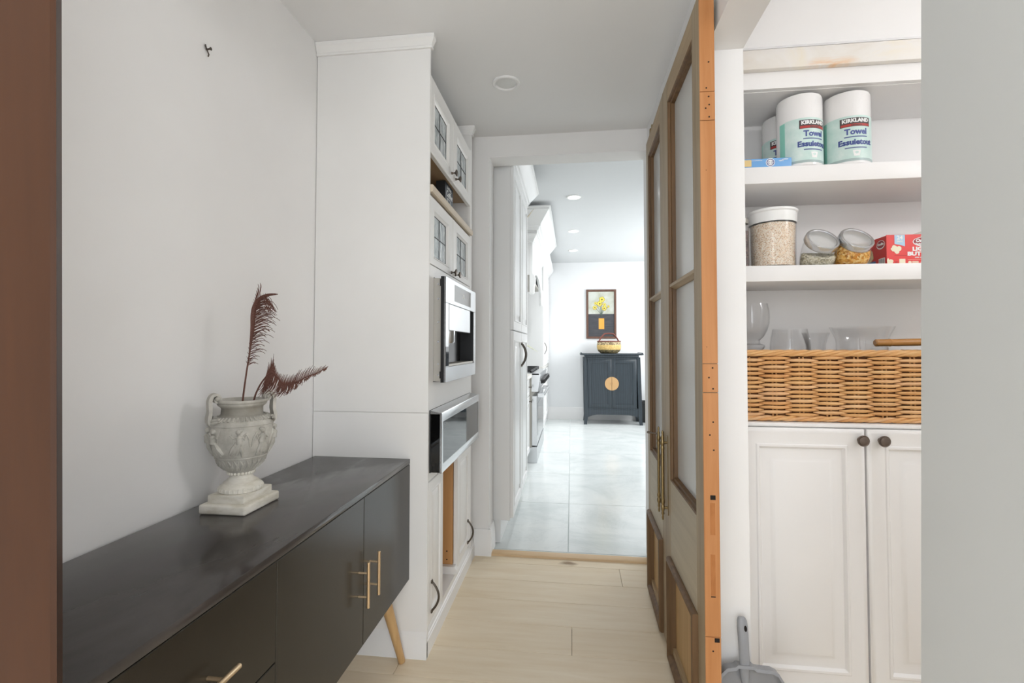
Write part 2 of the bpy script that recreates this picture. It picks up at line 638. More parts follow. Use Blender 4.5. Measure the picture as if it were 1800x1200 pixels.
def text_bm(s, size, align='CENTER', bold=0.0, extrude=0.0004, shear=0.0, sx=1.0):
    cu = bpy.data.curves.new('lettering', 'FONT')
    cu.body = s
    cu.size = size
    cu.align_x = align
    cu.align_y = 'CENTER'
    cu.extrude = extrude
    cu.offset = bold
    cu.shear = shear
    cu.resolution_u = 2
    ob = bpy.data.objects.new('lettering', cu)
    COL.objects.link(ob)
    dg = bpy.context.evaluated_depsgraph_get()
    me = bpy.data.meshes.new_from_object(ob.evaluated_get(dg))
    bm = bmesh.new()
    bm.from_mesh(me)
    bpy.data.objects.remove(ob)
    bpy.data.curves.remove(cu)
    bpy.data.meshes.remove(me)
    if sx != 1.0:
        bmesh.ops.scale(bm, vec=(sx, 1, 1), verts=bm.verts)
    return bm


def place_text(bm, f):
    for v in bm.verts:
        v.co = f(v.co.x, v.co.y, v.co.z)
    return bm


def fx(x):   # door facing +X whose face plane is x: u->Y, v->Z, d outward
    return lambda u, v, d: (x + d, u, v)


def fy(y):   # door facing -Y
    return lambda u, v, d: (u, y - d, v)


def fyp(y):
    return lambda u, v, d: (u, y + d, v)


RAISED = lambda t, m: [(0, 0), (0, t - 0.005), (0.003, t - 0.001), (0.006, t), (m, t), (m + 0.004, t + 0.002), (m + 0.010, t + 0.0015), (m + 0.013, t - 0.006), (m + 0.034, t - 0.008), (m + 0.048, t - 0.001), (m + 0.052, t)]

# ------------------------------------------------------------------ the setting
XL, XR = -1.033, 0.43          # hall walls
YB = 2.77                      # wall towards the kitchen
ZC = 2.44

# hall floor with planks
fl = struct('floor', box(nb(), XL, 2.4, -1.7, YB + 0.01, -0.06, -0.011), 'gap', 'pale oak plank floor of the hall')
butts = {3: 0.253, 0: -0.001}
for k in range(-19, 5):
    y0 = 1.923 + 0.1905 * k
    y1 = min(y0 + 0.1905, YB)
    if y0 >= YB:
        continue
    b = butts.get(k, random.uniform(1.08, 1.25) if k > -2 else random.uniform(-0.9, 0.9))
    cuts = [XL] + sorted(c for c in (b - 1.83, b, b + 1.83) if XL + 0.05 < c < 2.35) + [2.4]
    for c0, c1 in zip(cuts, cuts[1:]):
        g = 0.0007
        bm = box(nb(), c0 + g, c1 - g, y0 + g, y1 - g, -0.012, 0.0, 0.0012, 1)
        part('plank', bm, 'plank', fl)
struct('trim_1', prism(nb(), [(2.766, 0.0), (2.768, 0.010), (2.776, 0.014), (2.822, 0.014), (2.826, 0.0)], 'x', -0.475, 0.43), 'threshold', 'oak threshold strip between plank floor and marble tiles')

# kitchen floor with large marble tiles
fk = struct('floor_kitchen', box(nb(), -1.1, 2.35, 2.78, 8.1, -0.06, -0.003), 'grout', 'white marble tile floor of the kitchen')
P_ = 0.879
for i in range(-1, 7):
    y0, y1 = max(2.822, 2.868 + P_ * (i - 1) + 0.002), 2.868 + P_ * i - 0.0025
    y1 = min(y1, 8.095)
    if y1 <= y0:
        continue
    for x0, x1 in ((-1.1, -0.024), (-0.019, 1.18), (1.185, 2.35)):
        part('tile', box(nb(), x0, x1, y0, y1, -0.006, 0.0, 0.001, 1), 'marble', fk)
y0 = 2.868 + P_ * 6 + 0.0
# walls
struct('wall_left', box(nb(), XL - 0.12, XL, -1.7, YB, 0, ZC), 'wall', 'plain white left hall wall')
bm = nb()
box(bm, XL - 0.12, -0.475, YB, 2.913, 0, 2.62)
box(bm, 0.43, 2.35, YB, 2.913, 0, 2.70)
box(bm, -0.475, 0.43, YB, 2.913, 2.315, 2.62)
struct('wall_back', bm, 'wall', 'white wall with the square opening to the kitchen')
bm = nb()
box(bm, XR, 0.545, 1.583, YB, 0, 2.7)
box(bm, XR, 0.545, 0.05, 1.583, 2.701, 2.75)
box(bm, XR, 0.545, 0.650, 1.583, 2.15, 2.7)
struct('wall_right', bm, 'wall_grey', 'white right wall with the pantry opening')
struct('wall_right_near', prism(nb(), [(0.05, 0.0), (0.693, 0.0), (0.604, 2.7), (0.05, 2.7)], 'x', XR, 0.545), 'wall_near', 'plain wall end close to the camera, greyed for shade')
struct('ceiling', box(nb(), XL - 0.12, XR, -1.7, YB, ZC, ZC + 0.08), 'ceil', 'white hall ceiling')
struct('ceiling_pantry', box(nb(), 0.545, 2.4, -1.7, YB, 2.7, 2.76), 'ceil')
bm = nb()
box(bm, 0.545, 2.4, 2.16, 2.26, 0, 2.7)
box(bm, 2.3, 2.4, -1.7, 2.16, 0, 2.7)
struct('wall_pantry', bm, 'pantry')
struct('wall_pantry_blocker', box(nb(), 0.62, 2.3, -0.35, -0.27, 0, 2.7), 'pantry')  # unseen wall added to keep the room fill off the pantry
struct('wall_pantry_top', box(nb(), 0.546, 2.3, 1.846, 2.16, 2.300, 2.70, 0.004), 'pantry')
# kitchen shell
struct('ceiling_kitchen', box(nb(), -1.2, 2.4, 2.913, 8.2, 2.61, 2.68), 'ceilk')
bm = nb()
box(bm, -1.2, -1.06, 2.913, 8.1, 0, 2.61)
struct('wall_kitchen_left', bm, 'wallk')
struct('wall_kitchen_far', box(nb(), -1.2, 2.4, 8.085, 8.2, 0, 2.61), 'wallk', 'far white kitchen wall')
struct('wall_kitchen_right', box(nb(), 2.35, 2.45, 2.913, 8.1, 0, 2.61), 'wallk')


def base_prof(y, h, d):
    # profile (depth, z) pairs for a baseboard standing d off a face
    return [(0, 0), (d, 0), (d, h * 0.72), (d * 0.72, h * 0.80), (d * 0.72, h * 0.86), (d * 0.35, h), (0, h)]


# baseboards
pr = base_prof(0, 0.15, 0.016)
bm = nb()
prism(bm, [(YB - a, z) for a, z in pr], 'x', -0.56, -0.475 + 0.014)
prism(bm, [(-0.475 + a, z) for a, z in pr], 'y', YB - 0.014, 2.912)
struct('baseboard_back', bm, 'trim')
pr = base_prof(0, 0.20, 0.018)
struct('baseboard_far', prism(nb(), [(8.085 - a, z) for a, z in pr], 'x', -1.05, 2.35), 'trim')
pr = base_prof(0, 0.15, 0.014)
struct('baseboard_left', prism(nb(), [(XL + a, z) for a, z in pr], 'y', -1.7, 1.83), 'trim')


# dark wooden door standing open beside the camera
DW = struct('door_1', loft(nb(), [[(-0.650, 0.402, z), (-0.494 - (z - 1.2) * 0.034, 0.402, z), (-0.4905 - (z - 1.2) * 0.034, 0.405, z), (-0.5225 - (z - 1.2) * 0.034, 0.437, z), (-0.527 - (z - 1.2) * 0.034, 0.440, z), (-0.650, 0.440, z)] for z in (0.01, 2.36)]), 'walnut', 'dark stained wooden door stile at the edge of the view')
part('stile', box(nb(), -1.02, -0.905, 0.402, 0.440, 0.01, 2.36, 0.004), 'walnut', DW)
for z0, z1 in ((0.011, 0.22), (0.95, 1.09), (2.24, 2.359)):
    part('rail', box(nb(), -0.904, -0.651, 0.403, 0.439, z0, z1, 0.003), 'walnut', DW)
for z0, z1 in ((0.222, 0.948), (1.092, 2.238)):
    part('panel', rect_rings(nb(), -0.904, -0.651, z0, z1, [(0, -0.02), (0, 0), (0.03, 0.008), (0.04, 0.008)], fy(0.418)), 'walnut', DW)

# recessed ceiling lamps


def recessed(loc, r, on, label, group=None):
    t = thing('recessed_light', label, 'ceiling light', loc, group=group)
    x, y, z = loc
    part('trim_ring', lathe(nb(), [(r, 0), (r, -0.004), (r * 0.94, -0.007), (r * 0.80, -0.007), (r * 0.74, 0.0), (r * 0.74, 0.001), (r, 0.001)], (x, y, z), 40), 'white_plastic' if on else 'ceil', t)
    part('lens', lathe(nb(), [(0, -0.001), (r * 0.70, -0.001), (r * 0.735, -0.003 if on else 0.0), (r * 0.735, 0.001)], (x, y, z), 40), 'lamp_on' if on else 'lamp_off', t)
    return t


recessed((-0.301, 2.209, ZC), 0.066, False, 'unlit white recessed light in the hall ceiling')
for y, lab in ((4.528, 'nearest lit recessed light in the kitchen ceiling'), (5.872, 'second lit recessed light in the kitchen ceiling'), (7.057, 'lit recessed light closest to the far kitchen wall')):
    recessed((0.028, y, 2.61), 0.070, True, lab, 'lit recessed lights over the kitchen floor')
    light('kitchen_lamp', 'SPOT', (0.028, y, 2.595), 62, (0.95, 0.98, 1.0), 0.06)
for o in list(SC.objects):
    if o.type == 'LIGHT' and o.data.type == 'SPOT':
        o.data.spot_size = math.radians(118)
        o.data.spot_blend = 0.9

# nail in the left wall
t = thing('nail', 'small dark nail and hook high on the left wall', 'nail', (XL, 1.232, 2.047))
part('shank', tube(nb(), [(XL, 1.232, 2.047), (XL + 0.012, 1.235, 2.050)], 0.0022, 8), 'bronze', t)
bm = nb()
lathe(bm, [(0, 0), (0.0045, 0.0), (0.0045, 0.0015), (0, 0.0015)], (0, 0, 0), 12, Matrix.Translation((XL + 0.012, 1.235, 2.050)) @ Euler((0, PI / 2, 0)).to_matrix().to_4x4())
part('nail_head', bm, 'bronze', t)
part('hook', tube(nb(), [(XL + 0.002, 1.232, 2.047), (XL + 0.003, 1.226, 2.058), (XL + 0.006, 1.222, 2.052), (XL + 0.006, 1.236, 2.034), (XL + 0.002, 1.238, 2.030)], 0.0018, 6), 'bronze', t)

# ------------------------------------------------------------------ built-in appliance cabinet
XF = -0.5545
BC = thing('built_in_cabinet', 'tall white built-in cabinet with leaded glass doors around the coffee machine', 'cabinet', (-0.79, 2.23, 0))
bm = nb()
box(bm, XL + 0.002, XF, 1.830, 1.8415, 0.0, 0.9405, 0.0012, 1)
part('side_panel', bm, 'panel_side', BC)
part('side_panel', box(nb(), XL + 0.002, XF, 1.830, 1.8415, 0.9415, 2.436, 0.0012, 1), 'panel_side', BC)
part('side_panel', box(nb(), XL + 0.002, XF, 2.622, 2.642, 0.10, 2.436, 0.001, 1), 'panel_side', BC)
bm = nb()
prism(bm, [(1.8415, 0.10), (2.622, 0.10), (2.622, 2.436), (1.8415, 2.436)], 'x', XL + 0.004, XL + 0.02)
part('back_panel', bm, 'cab', BC)
part('top_panel', box(nb(), XL + 0.02, XF - 0.02, 1.8415, 2.622, 2.296, 2.312), 'cab', BC)
part('fascia', box(nb(), XL + 0.2, XL + 0.215, 1.8415, 2.622, 2.312, 2.436), 'cab', BC)
# crown trims
cp = [(0, 2.388), (0.008, 2.388), (0.009, 2.394), (0.006, 2.400), (0.010, 2.406), (0.016, 2.420), (0.020, 2.424), (0.020, 2.439), (0, 2.439)]
def corner_trim(prof_, x0, xc, yc, y1, ky=1.0):
    bm = nb()
    rows = [[bm.verts.new(p) for p in ((x0, yc - a * ky, z), (xc + a, yc - a * ky, z), (xc + a, y1, z))] for a, z in prof_]
    for A, B in zip(rows, rows[1:] + rows[:1]):
        for i in range(2):
            bm.faces.new((A[i], A[i + 1], B[i + 1], B[i]))
    bm.faces.new([r[0] for r in rows])
    bm.faces.new([r[2] for r in rows])
    return bm


part('crown_trim', corner_trim(cp, XL + 0.002, XF + 0.0005, 1.8295, 1.843), 'cab', BC)
part('crown_trim', corner_trim(cp, -0.83, XF + 0.0005, 2.6215, 2.645, 0.6), 'cab', BC)


def knob_x(x, y, z, r, mat, parent, name='knob'):
    pr_ = [(0.0, 0.0), (r * 0.42, 0.0), (r * 0.40, 0.003), (r * 0.24, 0.008), (r * 0.22, 0.014), (r * 0.5, 0.019), (r * 0.9, 0.022), (r, 0.025), (r * 0.92, 0.028), (r * 0.55, 0.030), (0, 0.031)]
    return part(name, lathe(nb(), pr_, (0, 0, 0), 20, Matrix.Translation((x, y, z)) @ Euler((0, PI / 2, 0)).to_matrix().to_4x4()), mat, parent)


def knob_y(x, y, z, r, mat, parent):
    pr_ = [(0.0, 0.0), (r * 0.45, 0.0), (r * 0.40, 0.004), (r * 0.30, 0.010), (r * 0.32, 0.016), (r * 0.7, 0.019), (r * 0.97, 0.021), (r, 0.025), (r * 0.92, 0.0265), (r * 0.80, 0.0255), (r * 0.74, 0.0275), (r * 0.4, 0.029), (0, 0.0292)]
    return part('knob', lathe(nb(), pr_, (0, 0, 0), 24, Matrix.Translation((x, y, z)) @ Euler((PI / 2, 0, 0)).to_matrix().to_4x4()), mat, parent)


def glass_door(y0, y1, z0, z1, gy0, gy1, gz0, gz1, ky, kz):
    t_ = 0.019
    a, b, c, d = gy0 - y0, y1 - gy1, gz0 - z0, z1 - gz1
    bm = nb()
    m = fx(XF - t_)

    def R(k, dep):
        # k: 0 outer edge .. 1 glass opening, mitred with unequal margins
        return [bm.verts.new(m(u, v, dep)) for u, v in ((y0 + a * k, z0 + c * k), (y1 - b * k, z0 + c * k), (y1 - b * k, z1 - d * k), (y0 + a * k, z1 - d * k))]
    seq = [R(0, 0), R(0, t_ - 0.003), R(0.04, t_), R(0.70, t_), R(0.74, t_ + 0.002), R(0.84, t_ + 0.001), R(0.88, t_ - 0.004), R(1.0, t_ - 0.009), R(1.0, 0)]
    for A, B in zip(seq, seq[1:] + seq[:1]):
        for i in range(4):
            bm.faces.new((A[i], A[(i + 1) % 4], B[(i + 1) % 4], B[i]))
    dr = part('door', bm, 'cab', BC)
    ym, zm = (gy0 + gy1) / 2, (gz0 + gz1) / 2
    for p0, p1 in ((gy0, ym), (ym, gy1)):
        for q0, q1 in ((gz0, zm), (zm, gz1)):
            part('glass_pane', box(nb(), XF - 0.0145, XF - 0.0115, p0 + 0.002, p1 - 0.002, q0 + 0.002, q1 - 0.002, 0.0008, 1), 'ripple', dr)
    bm = nb()
    box(bm, XF - 0.016, XF - 0.0095, ym - 0.0016, ym + 0.0016, gz0, gz1)
    box(bm, XF - 0.016, XF - 0.0097, gy0, gy1, zm - 0.0016, zm + 0.0016)
    for q in (gy0, gy1):
        box(bm, XF - 0.016, XF - 0.0100, q - 0.0015, q + 0.0022, gz0, gz1)
    for q in (gz0, gz1):
        box(bm, XF - 0.016, XF - 0.0102, gy0, gy1, q - 0.002, q + 0.0022)
    part('leading', bm, 'lead', dr)
    knob_x(XF, ky, kz, 0.0155, 'bronze', dr)
    return dr


glass_door(1.8435, 2.2105, 1.980, 2.291, 1.905, 2.118, 2.044, 2.212, 2.178, 2.012)
glass_door(2.2155, 2.6035, 1.980, 2.291, 2.296, 2.528, 2.044, 2.214, 2.256, 2.010)
glass_door(1.8435, 2.2105, 1.530, 1.806, 1.905, 2.118, 1.572, 1.744, 2.178, 1.545)
glass_door(2.2155, 2.6035, 1.530, 1.806, 2.296, 2.528, 1.572, 1.750, 2.256, 1.545)
part('filler_strip', box(nb(), XF - 0.02, XF - 0.001, 2.6045, 2.622, 0.13, 2.30), 'cab', BC)
# open niche
bm = nb()
box(bm, -0.90, -0.893, 1.8415, 2.622, 1.846, 2.012)
box(bm, -0.893, XF - 0.022, 1.8415, 1.8475, 1.846, 2.012)
box(bm, -0.893, XF - 0.022, 1.8475, 2.622, 2.004, 2.012)
part('niche_lining', bm, 'niche', BC)
part('niche_side', box(nb(), -0.893, XF - 0.002, 2.613, 2.6215, 1.846, 2.003), 'cab', BC)
part('shelf_board', box(nb(), -0.893, XF - 0.004, 1.8425, 2.6215, 1.818, 1.8455), 'edgewood', BC)
part('shelf_edge', prism(nb(), [(XF - 0.003, 1.8165), (XF + 0.008, 1.8175), (XF + 0.012, 1.822), (XF + 0.012, 1.842), (XF + 0.009, 1.846), (XF - 0.003, 1.846)], 'y', 1.8425, 2.615), 'edgewood', BC)
# plain face around the appliances
bm = nb()
for y0, y1, z0, z1 in ((1.8425, 2.604, 0.948, 1.056), (1.8425, 1.898, 1.056, 1.484), (2.470, 2.604, 1.056, 1.484), (1.8425, 2.604, 1.484, 1.527), (1.8425, 2.604, 0.672, 0.704), (1.8425, 1.856, 0.704, 0.948), (2.592, 2.604, 0.704, 0.948)):
    box(bm, XF - 0.019, XF - 0.001, y0, y1, z0, z1)
part('face_panel', bm, 'cab', BC)
# lower doors
pr_small = [(0, 0), (0, 0.016), (0.003, 0.019), (0.038, 0.019), (0.041, 0.021), (0.046, 0.0205), (0.049, 0.013), (0.058, 0.011), (0.072, 0.018), (0.075, 0.019)]


def bow_x(x, y, z0, z1, out, r, mat, parent, dy=0.0):
    pts = []
    for i in range(17):
        k = i / 16
        pts.append((x + out * math.sin(PI * k) ** 0.8, y + dy * math.sin(PI * k), z0 + (z1 - z0) * k))
    o = part('handle', tube(nb(), pts, [r * (1.15 if i in (0, 16) else 1.0) for i in range(17)], 10), mat, parent)
    bm = nb()
    for z in (z0, z1):
        lathe(bm, [(0, 0), (r * 2.0, 0), (r * 1.9, 0.003), (r * 1.2, 0.006), (0, 0.007)], (0, 0, 0), 12, Matrix.Translation((x, y, z)) @ Euler((0, PI / 2, 0)).to_matrix().to_4x4())
    part('handle_foot', bm, mat, parent)
    return o


d = part('door', rect_rings(nb(), 1.8435, 2.058, 0.112, 0.668, pr_small, fx(XF - 0.019)), 'cab', BC)
bow_x(XF, 1.888, 0.152, 0.268, 0.030, 0.0045, 'bronze', d)
d = part('door', rect_rings(nb(), 2.326, 2.603, 0.125, 0.668, pr_small, fx(XF - 0.019)), 'cab', BC)
bow_x(XF, 2.560, 0.152, 0.268, 0.030, 0.0045, 'bronze', d)
pt = part('partition', box(nb(), -0.98, XF - 0.022, 2.318, 2.334, 0.142, 0.671), 'maple', BC)
bm = nb()
for z in (0.165, 0.205):
    lathe(bm, [(0, 0), (0.0035, 0), (0.0035, 0.0012), (0, 0.0012)], (0, 0, 0), 10, Matrix.Translation((XF - 0.05, 2.318, z)) @ Euler((PI / 2, 0, 0)).to_matrix().to_4x4())
part('shelf_pin_hole', bm, 'hole', pt)
part('partition', box(nb(), -0.98, XF - 0.022, 2.042, 2.057, 0.108, 0.671), 'maple', BC)
part('bay_floor', box(nb(), -0.98, XF - 0.004, 2.060, 2.317, 0.088, 0.106), 'cab', BC)
part('base_block', prism(nb(), [(-0.98, 0.106), (XF - 0.002, 0.106), (XF + 0.006, 0.112), (XF + 0.004, 0.124), (XF - 0.004, 0.134), (XF - 0.006, 0.141), (-0.98, 0.141)], 'y', 2.296, 2.334), 'cab', BC)
# moulded plinth: along the front and along the side panel
bp = [(0, 0.0), (0.016, 0.0), (0.016, 0.060), (0.013, 0.064), (0.013, 0.070), (0.009, 0.075), (0.009, 0.084), (0.004, 0.092), (0.002, 0.102), (0, 0.102)]
part('plinth', prism(nb(), [(XF - 0.016 + a, z) for a, z in bp], 'y', 1.829, 2.754), 'trim', BC)
part('plinth', prism(nb(), [(1.8295 - a * 0.4, z) for a, z in bp], 'x', XL + 0.016, XF), 'trim', BC)
part('plinth_core', box(nb(), XL + 0.03, XF - 0.018, 1.843, 2.755, 0.0, 0.087), 'cab', BC)

# coffee machine
CX = -0.50
CM = thing('coffee_machine', 'built-in stainless coffee machine pulled forward from the white cabinet', 'coffee machine', (-0.62, 2.18, 1.058))
bm = nb()
box(bm, -0.86, -0.583, 1.905, 2.46, 1.062, 1.478)
part('casing', bm, 'black', CM)
st = part('side_plate', box(nb(), XF - 0.028, -0.5205, 1.902, 1.906, 1.060, 1.480), 'steel_d', CM)
bm = nb()
for z in (1.085, 1.13, 1.22, 1.30, 1.395, 1.455):
    lathe(bm, [(0, 0), (0.0042, 0), (0.0036, 0.002), (0, 0.0026)], (0, 0, 0), 10, Matrix.Translation((-0.537, 1.902, z)) @ Euler((PI / 2, 0, 0)).to_matrix().to_4x4())
part('screw', bm, 'steel', st)
bm = nb()
for z in (1.072, 1.447):
    box(bm, -0.529, -0.5208, 1.897, 1.902, z, z + 0.028)
part('clip', bm, 'black', st)
part('side_plate', box(nb(), XF - 0.028, -0.5205, 2.462, 2.466, 1.060, 1.480), 'steel_d', CM)
bm = nb()
box(bm, -0.5205, -0.508, 1.882, 1.934, 1.056, 1.485)
box(bm, -0.5205, -0.508, 2.434, 2.486, 1.056, 1.485)
box(bm, -0.5205, -0.508, 1.934, 2.434, 1.380, 1.485)
box(bm, -0.5205, -0.508, 1.934, 2.434, 1.056, 1.118)
part('front_frame', bm, 'black', CM)
tp = part('control_panel', box(nb(), -0.508, CX, 1.882, 2.486, 1.379, 1.485, 0.0015, 1), 'steel', CM)
part('display', box(nb(), CX - 0.001, CX + 0.0008, 2.03, 2.36, 1.396, 1.468), 'grey_glass', tp)
part('display_light', box(nb(), CX, CX + 0.0012, 2.185, 2.215, 1.424, 1.444), 'white_ink', tp)
bm = nb()
box(bm, -0.508, CX, 1.882, 1.930, 1.119, 1.378, 0.001, 1)
part('side_trim', bm, 'steel', CM)
part('side_trim', box(nb(), -0.508, CX, 2.436, 2.486, 1.119, 1.378, 0.001, 1), 'steel', CM)
part('milk_door', box(nb(), CX - 0.001, CX + 0.001, 1.8835, 1.929, 1.122, 1.20), 'black_gl', CM)
bm = nb()
rect_rings(bm, 1.930, 2.436, 1.119, 1.378, [(0, 0), (0.001, -0.070), (0.002, -0.0705)], fx(CX - 0.001), True, False)
part('recess', bm, 'black', CM)
part('drip_tray', box(nb(), -0.565, CX - 0.002, 1.94, 2.426, 1.119, 1.128), 'steel_d', CM)
hd = part('brew_head', box(nb(), -0.565, CX + 0.001, 1.932, 2.345, 1.268, 1.3775, 0.002, 1), 'steel', CM)
bm = nb()
tube(bm, [(-0.53, 2.035, 1.268), (-0.53, 2.035, 1.222), (-0.53, 2.035, 1.216)], [0.030, 0.030, 0.026], 20)
for dy in (-0.014, 0.0, 0.014):
    tube(bm, [(-0.53, 2.035 + dy, 1.216), (-0.53, 2.035 + dy, 1.207)], 0.004, 8)
tube(bm, [(-0.53, 2.11, 1.268), (-0.53, 2.11, 1.222)], [0.010, 0.010], 14)
part('spout', bm, 'steel', hd)
part('bottom_panel', box(nb(), -0.508, CX, 1.882, 2.486, 1.056, 1.118, 0.0015, 1), 'steel', CM)

# drawer microwave
MX = -0.503
MW = thing('drawer_microwave', 'black and stainless drawer microwave below the coffee machine', 'microwave', (-0.6, 2.22, 0.706))
part('casing', box(nb(), -0.579, -0.5755, 1.858, 2.59, 0.708, 0.944), 'black', MW)
bm = nb()
box(bm, -0.575, XF + 0.004, 1.850, 2.598, 0.704, 0.949)
part('mounting_flange', bm, 'black', MW)
bd = part('drawer_body', box(nb(), XF + 0.004, MX - 0.008, 1.846, 2.596, 0.707, 0.935, 0.0015, 1), 'black_gl', MW)
bm = nb()
for k, (a, b) in enumerate(((0.0, 0.042), (0.008, 0.030), (0.015, 0.044), (0.026, 0.036), (0.034, 0.050))):
    x = XF + 0.006 + a
    box(bm, x, x + 0.003, 1.845, 1.8462, 0.712, 0.712 + b * 0.7)
part('side_rib', bm, 'black', bd)
part('top_cover', prism(nb(), [(XF + 0.004, 0.9352), (MX - 0.0085, 0.9352), (MX - 0.0085, 0.9400), (XF + 0.004, 0.949)], 'y', 1.846, 2.598), 'steel', MW)
fr = part('front_frame', rect_rings(nb(), 1.843, 2.600, 0.705, 0.941, [(0, 0), (0, 0.007), (0.002, 0.008), (0.018, 0.034, 0.036, 0.008), (0.019, 0.035, 0.037, 0.0065)], fx(MX - 0.008), False), 'steel', MW)
wn = part('window', box(nb(), MX - 0.006, MX - 0.0012, 1.8615, 2.5815, 0.7395, 0.9045), 'black_gl', MW)
bm = nb()
for (y, z) in ((1.885, 0.886), (1.885, 0.874), (1.912, 0.886)):
    box(bm, MX - 0.0012, MX - 0.0008, y, y + 0.016, z, z + 0.006)
part('display', bm, flat('display_grey', (150, 156, 160)), wn)

# coffee sign in the niche
SG = thing('block_sign', 'small black block sign with white coffee lettering in the cabinet niche', 'sign', (-0.62, 2.31, 1.8457))
sb = part('block', box(nb(), -0.645, -0.60, 2.235, 2.388, 1.8457, 2.000, 0.0008, 1), flat('chalk_black', (34, 35, 38), 0.6), SG)
part('face_print', box(nb(), -0.6002, -0.5996, 2.237, 2.386, 1.8470, 1.9985), flat('chalk_grey', (92, 97, 104), 0.6), sb)
for s, sz, zz, shear, yy in (('But First,', 0.022, 1.979, 0.2, 2.311), ('Coffee', 0.043, 1.948, 0.25, 2.311)):
    bm = place_text(text_bm(s, sz, bold=0.0006, shear=shear), lambda x, y, z, yy=yy, zz=zz: (-0.5992 + z, yy + x, zz + y))
    part('lettering', bm, 'white_ink', sb)
bm = nb()
tube(bm, [(-0.5992, 2.275, 1.925), (-0.5992, 2.281, 1.900), (-0.5992, 2.322, 1.900), (-0.5992, 2.328, 1.925), (-0.5992, 2.275, 1.925)], 0.0014, 6)
tube(bm, [(-0.5992, 2.328, 1.922), (-0.5992, 2.340, 1.920), (-0.5992, 2.340, 1.908), (-0.5992, 2.325, 1.905)], 0.0014, 6)
part('cup_drawing', bm, 'white_ink', sb)

# ------------------------------------------------------------------ black sideboard
SX0, SX1, SY0, SY1, SZ0, SZ1 = -1.019, -0.6245, 0.51, 1.826, 0.300, 0.7635
SB = thing('sideboard', 'long black lacquered sideboard on tapered oak legs against the white wall', 'sideboard', (-0.82, 1.17, 0))
part('top', box(nb(), SX0, SX1, SY0, SY1, 0.7445, SZ1, 0.0014, 2), 'lacquer', SB)
bm = nb()
box(bm, SX0 + 0.003, SX1 - 0.020, SY0 + 0.003, SY0 + 0.02, SZ0, 0.7443)
box(bm, SX0 + 0.003, SX1 - 0.020, SY1 - 0.02, SY1 - 0.003, SZ0, 0.7443)
box(bm, SX0 + 0.003, SX1 - 0.020, SY0 + 0.02, SY1 - 0.02, SZ0, SZ0 + 0.018)
box(bm, SX0 + 0.003, SX0 + 0.010, SY0 + 0.02, SY1 - 0.02, SZ0 + 0.018, 0.7443)
part('carcass', bm, 'lacquer_f', SB)


def bar_pull(parent, x, y0, y1, z0, z1, out=0.030, r=0.0048):
    a, b = Vector((x + out, y0, z0)), Vector((x + out, y1, z1))
    bm = nb()
    tube(bm, [a, a.lerp(b, 0.01), b.lerp(a, 0.01), b], [r * 0.8, r, r, r * 0.8], 14)
    h = part('handle', bm, 'brass', parent)
    for k in (0.24, 0.76):
        p = a.lerp(b, k)
        bm = nb()
        tube(bm, [(x, p.y, p.z), (x + out, p.y, p.z)], r * 0.66, 10)
        part('handle_post', bm, 'brass', parent)


dp = [(0, 0), (0, 0.018), (0.0012, 0.0195)]
d1 = part('door', rect_rings(nb(), 1.4085, 1.8245, SZ0 + 0.001, 0.7425, dp, fx(SX1 - 0.0195)), 'lacquer_f', SB)
bar_pull(d1, SX1, 1.452, 1.452, 0.432, 0.565)
d2 = part('door', rect_rings(nb(), 0.9735, 1.4065, SZ0 + 0.001, 0.7425, dp, fx(SX1 - 0.0195)), 'lacquer_f', SB)
bar_pull(d2, SX1, 1.374, 1.374, 0.432, 0.565)
d3 = part('drawer', rect_rings(nb(), SY0 + 0.001, 0.9715, 0.532, 0.7425, dp, fx(SX1 - 0.0195)), 'lacquer_f', SB)
bar_pull(d3, SX1, 0.655, 0.815, 0.628, 0.628, 0.032, 0.0052)
d4 = part('drawer', rect_rings(nb(), SY0 + 0.001, 0.9715, SZ0 + 0.001, 0.529, dp, fx(SX1 - 0.0195)), 'lacquer_f', SB)
bar_pull(d4, SX1, 0.655, 0.815, 0.415, 0.415, 0.032, 0.0052)
for (x, sx) in ((SX1 - 0.075, 1), (SX0 + 0.075, -1)):
    for (y, sy) in ((SY1 - 0.085, 1), (SY0 + 0.085, -1)):
        a = Vector((x, y, SZ0))
        b = Vector((x + sx * 0.058, y + sy * 0.058, 0.0))
        dirv = (b - a).normalized()
        bm = nb()
        tube(bm, [a, a.lerp(b, 0.5), b - dirv * 0.002, b], [0.0225, 0.0175, 0.0130, 0.0115], 20)
        bmesh.ops.translate(bm, verts=bm.verts, vec=(0, 0, 0.003))
        part('leg', bm, 'legoak', SB)

# ------------------------------------------------------------------ urn
UX, UY, UZ = -0.899, 1.229, SZ1
UR = thing('urn', 'grey stoneware urn with relief figures and scroll handles on the sideboard', 'urn', (UX, UY, UZ))


def up(name, bm, mat, parent=UR):
    return part(name, bm, mat, parent, 40, False)


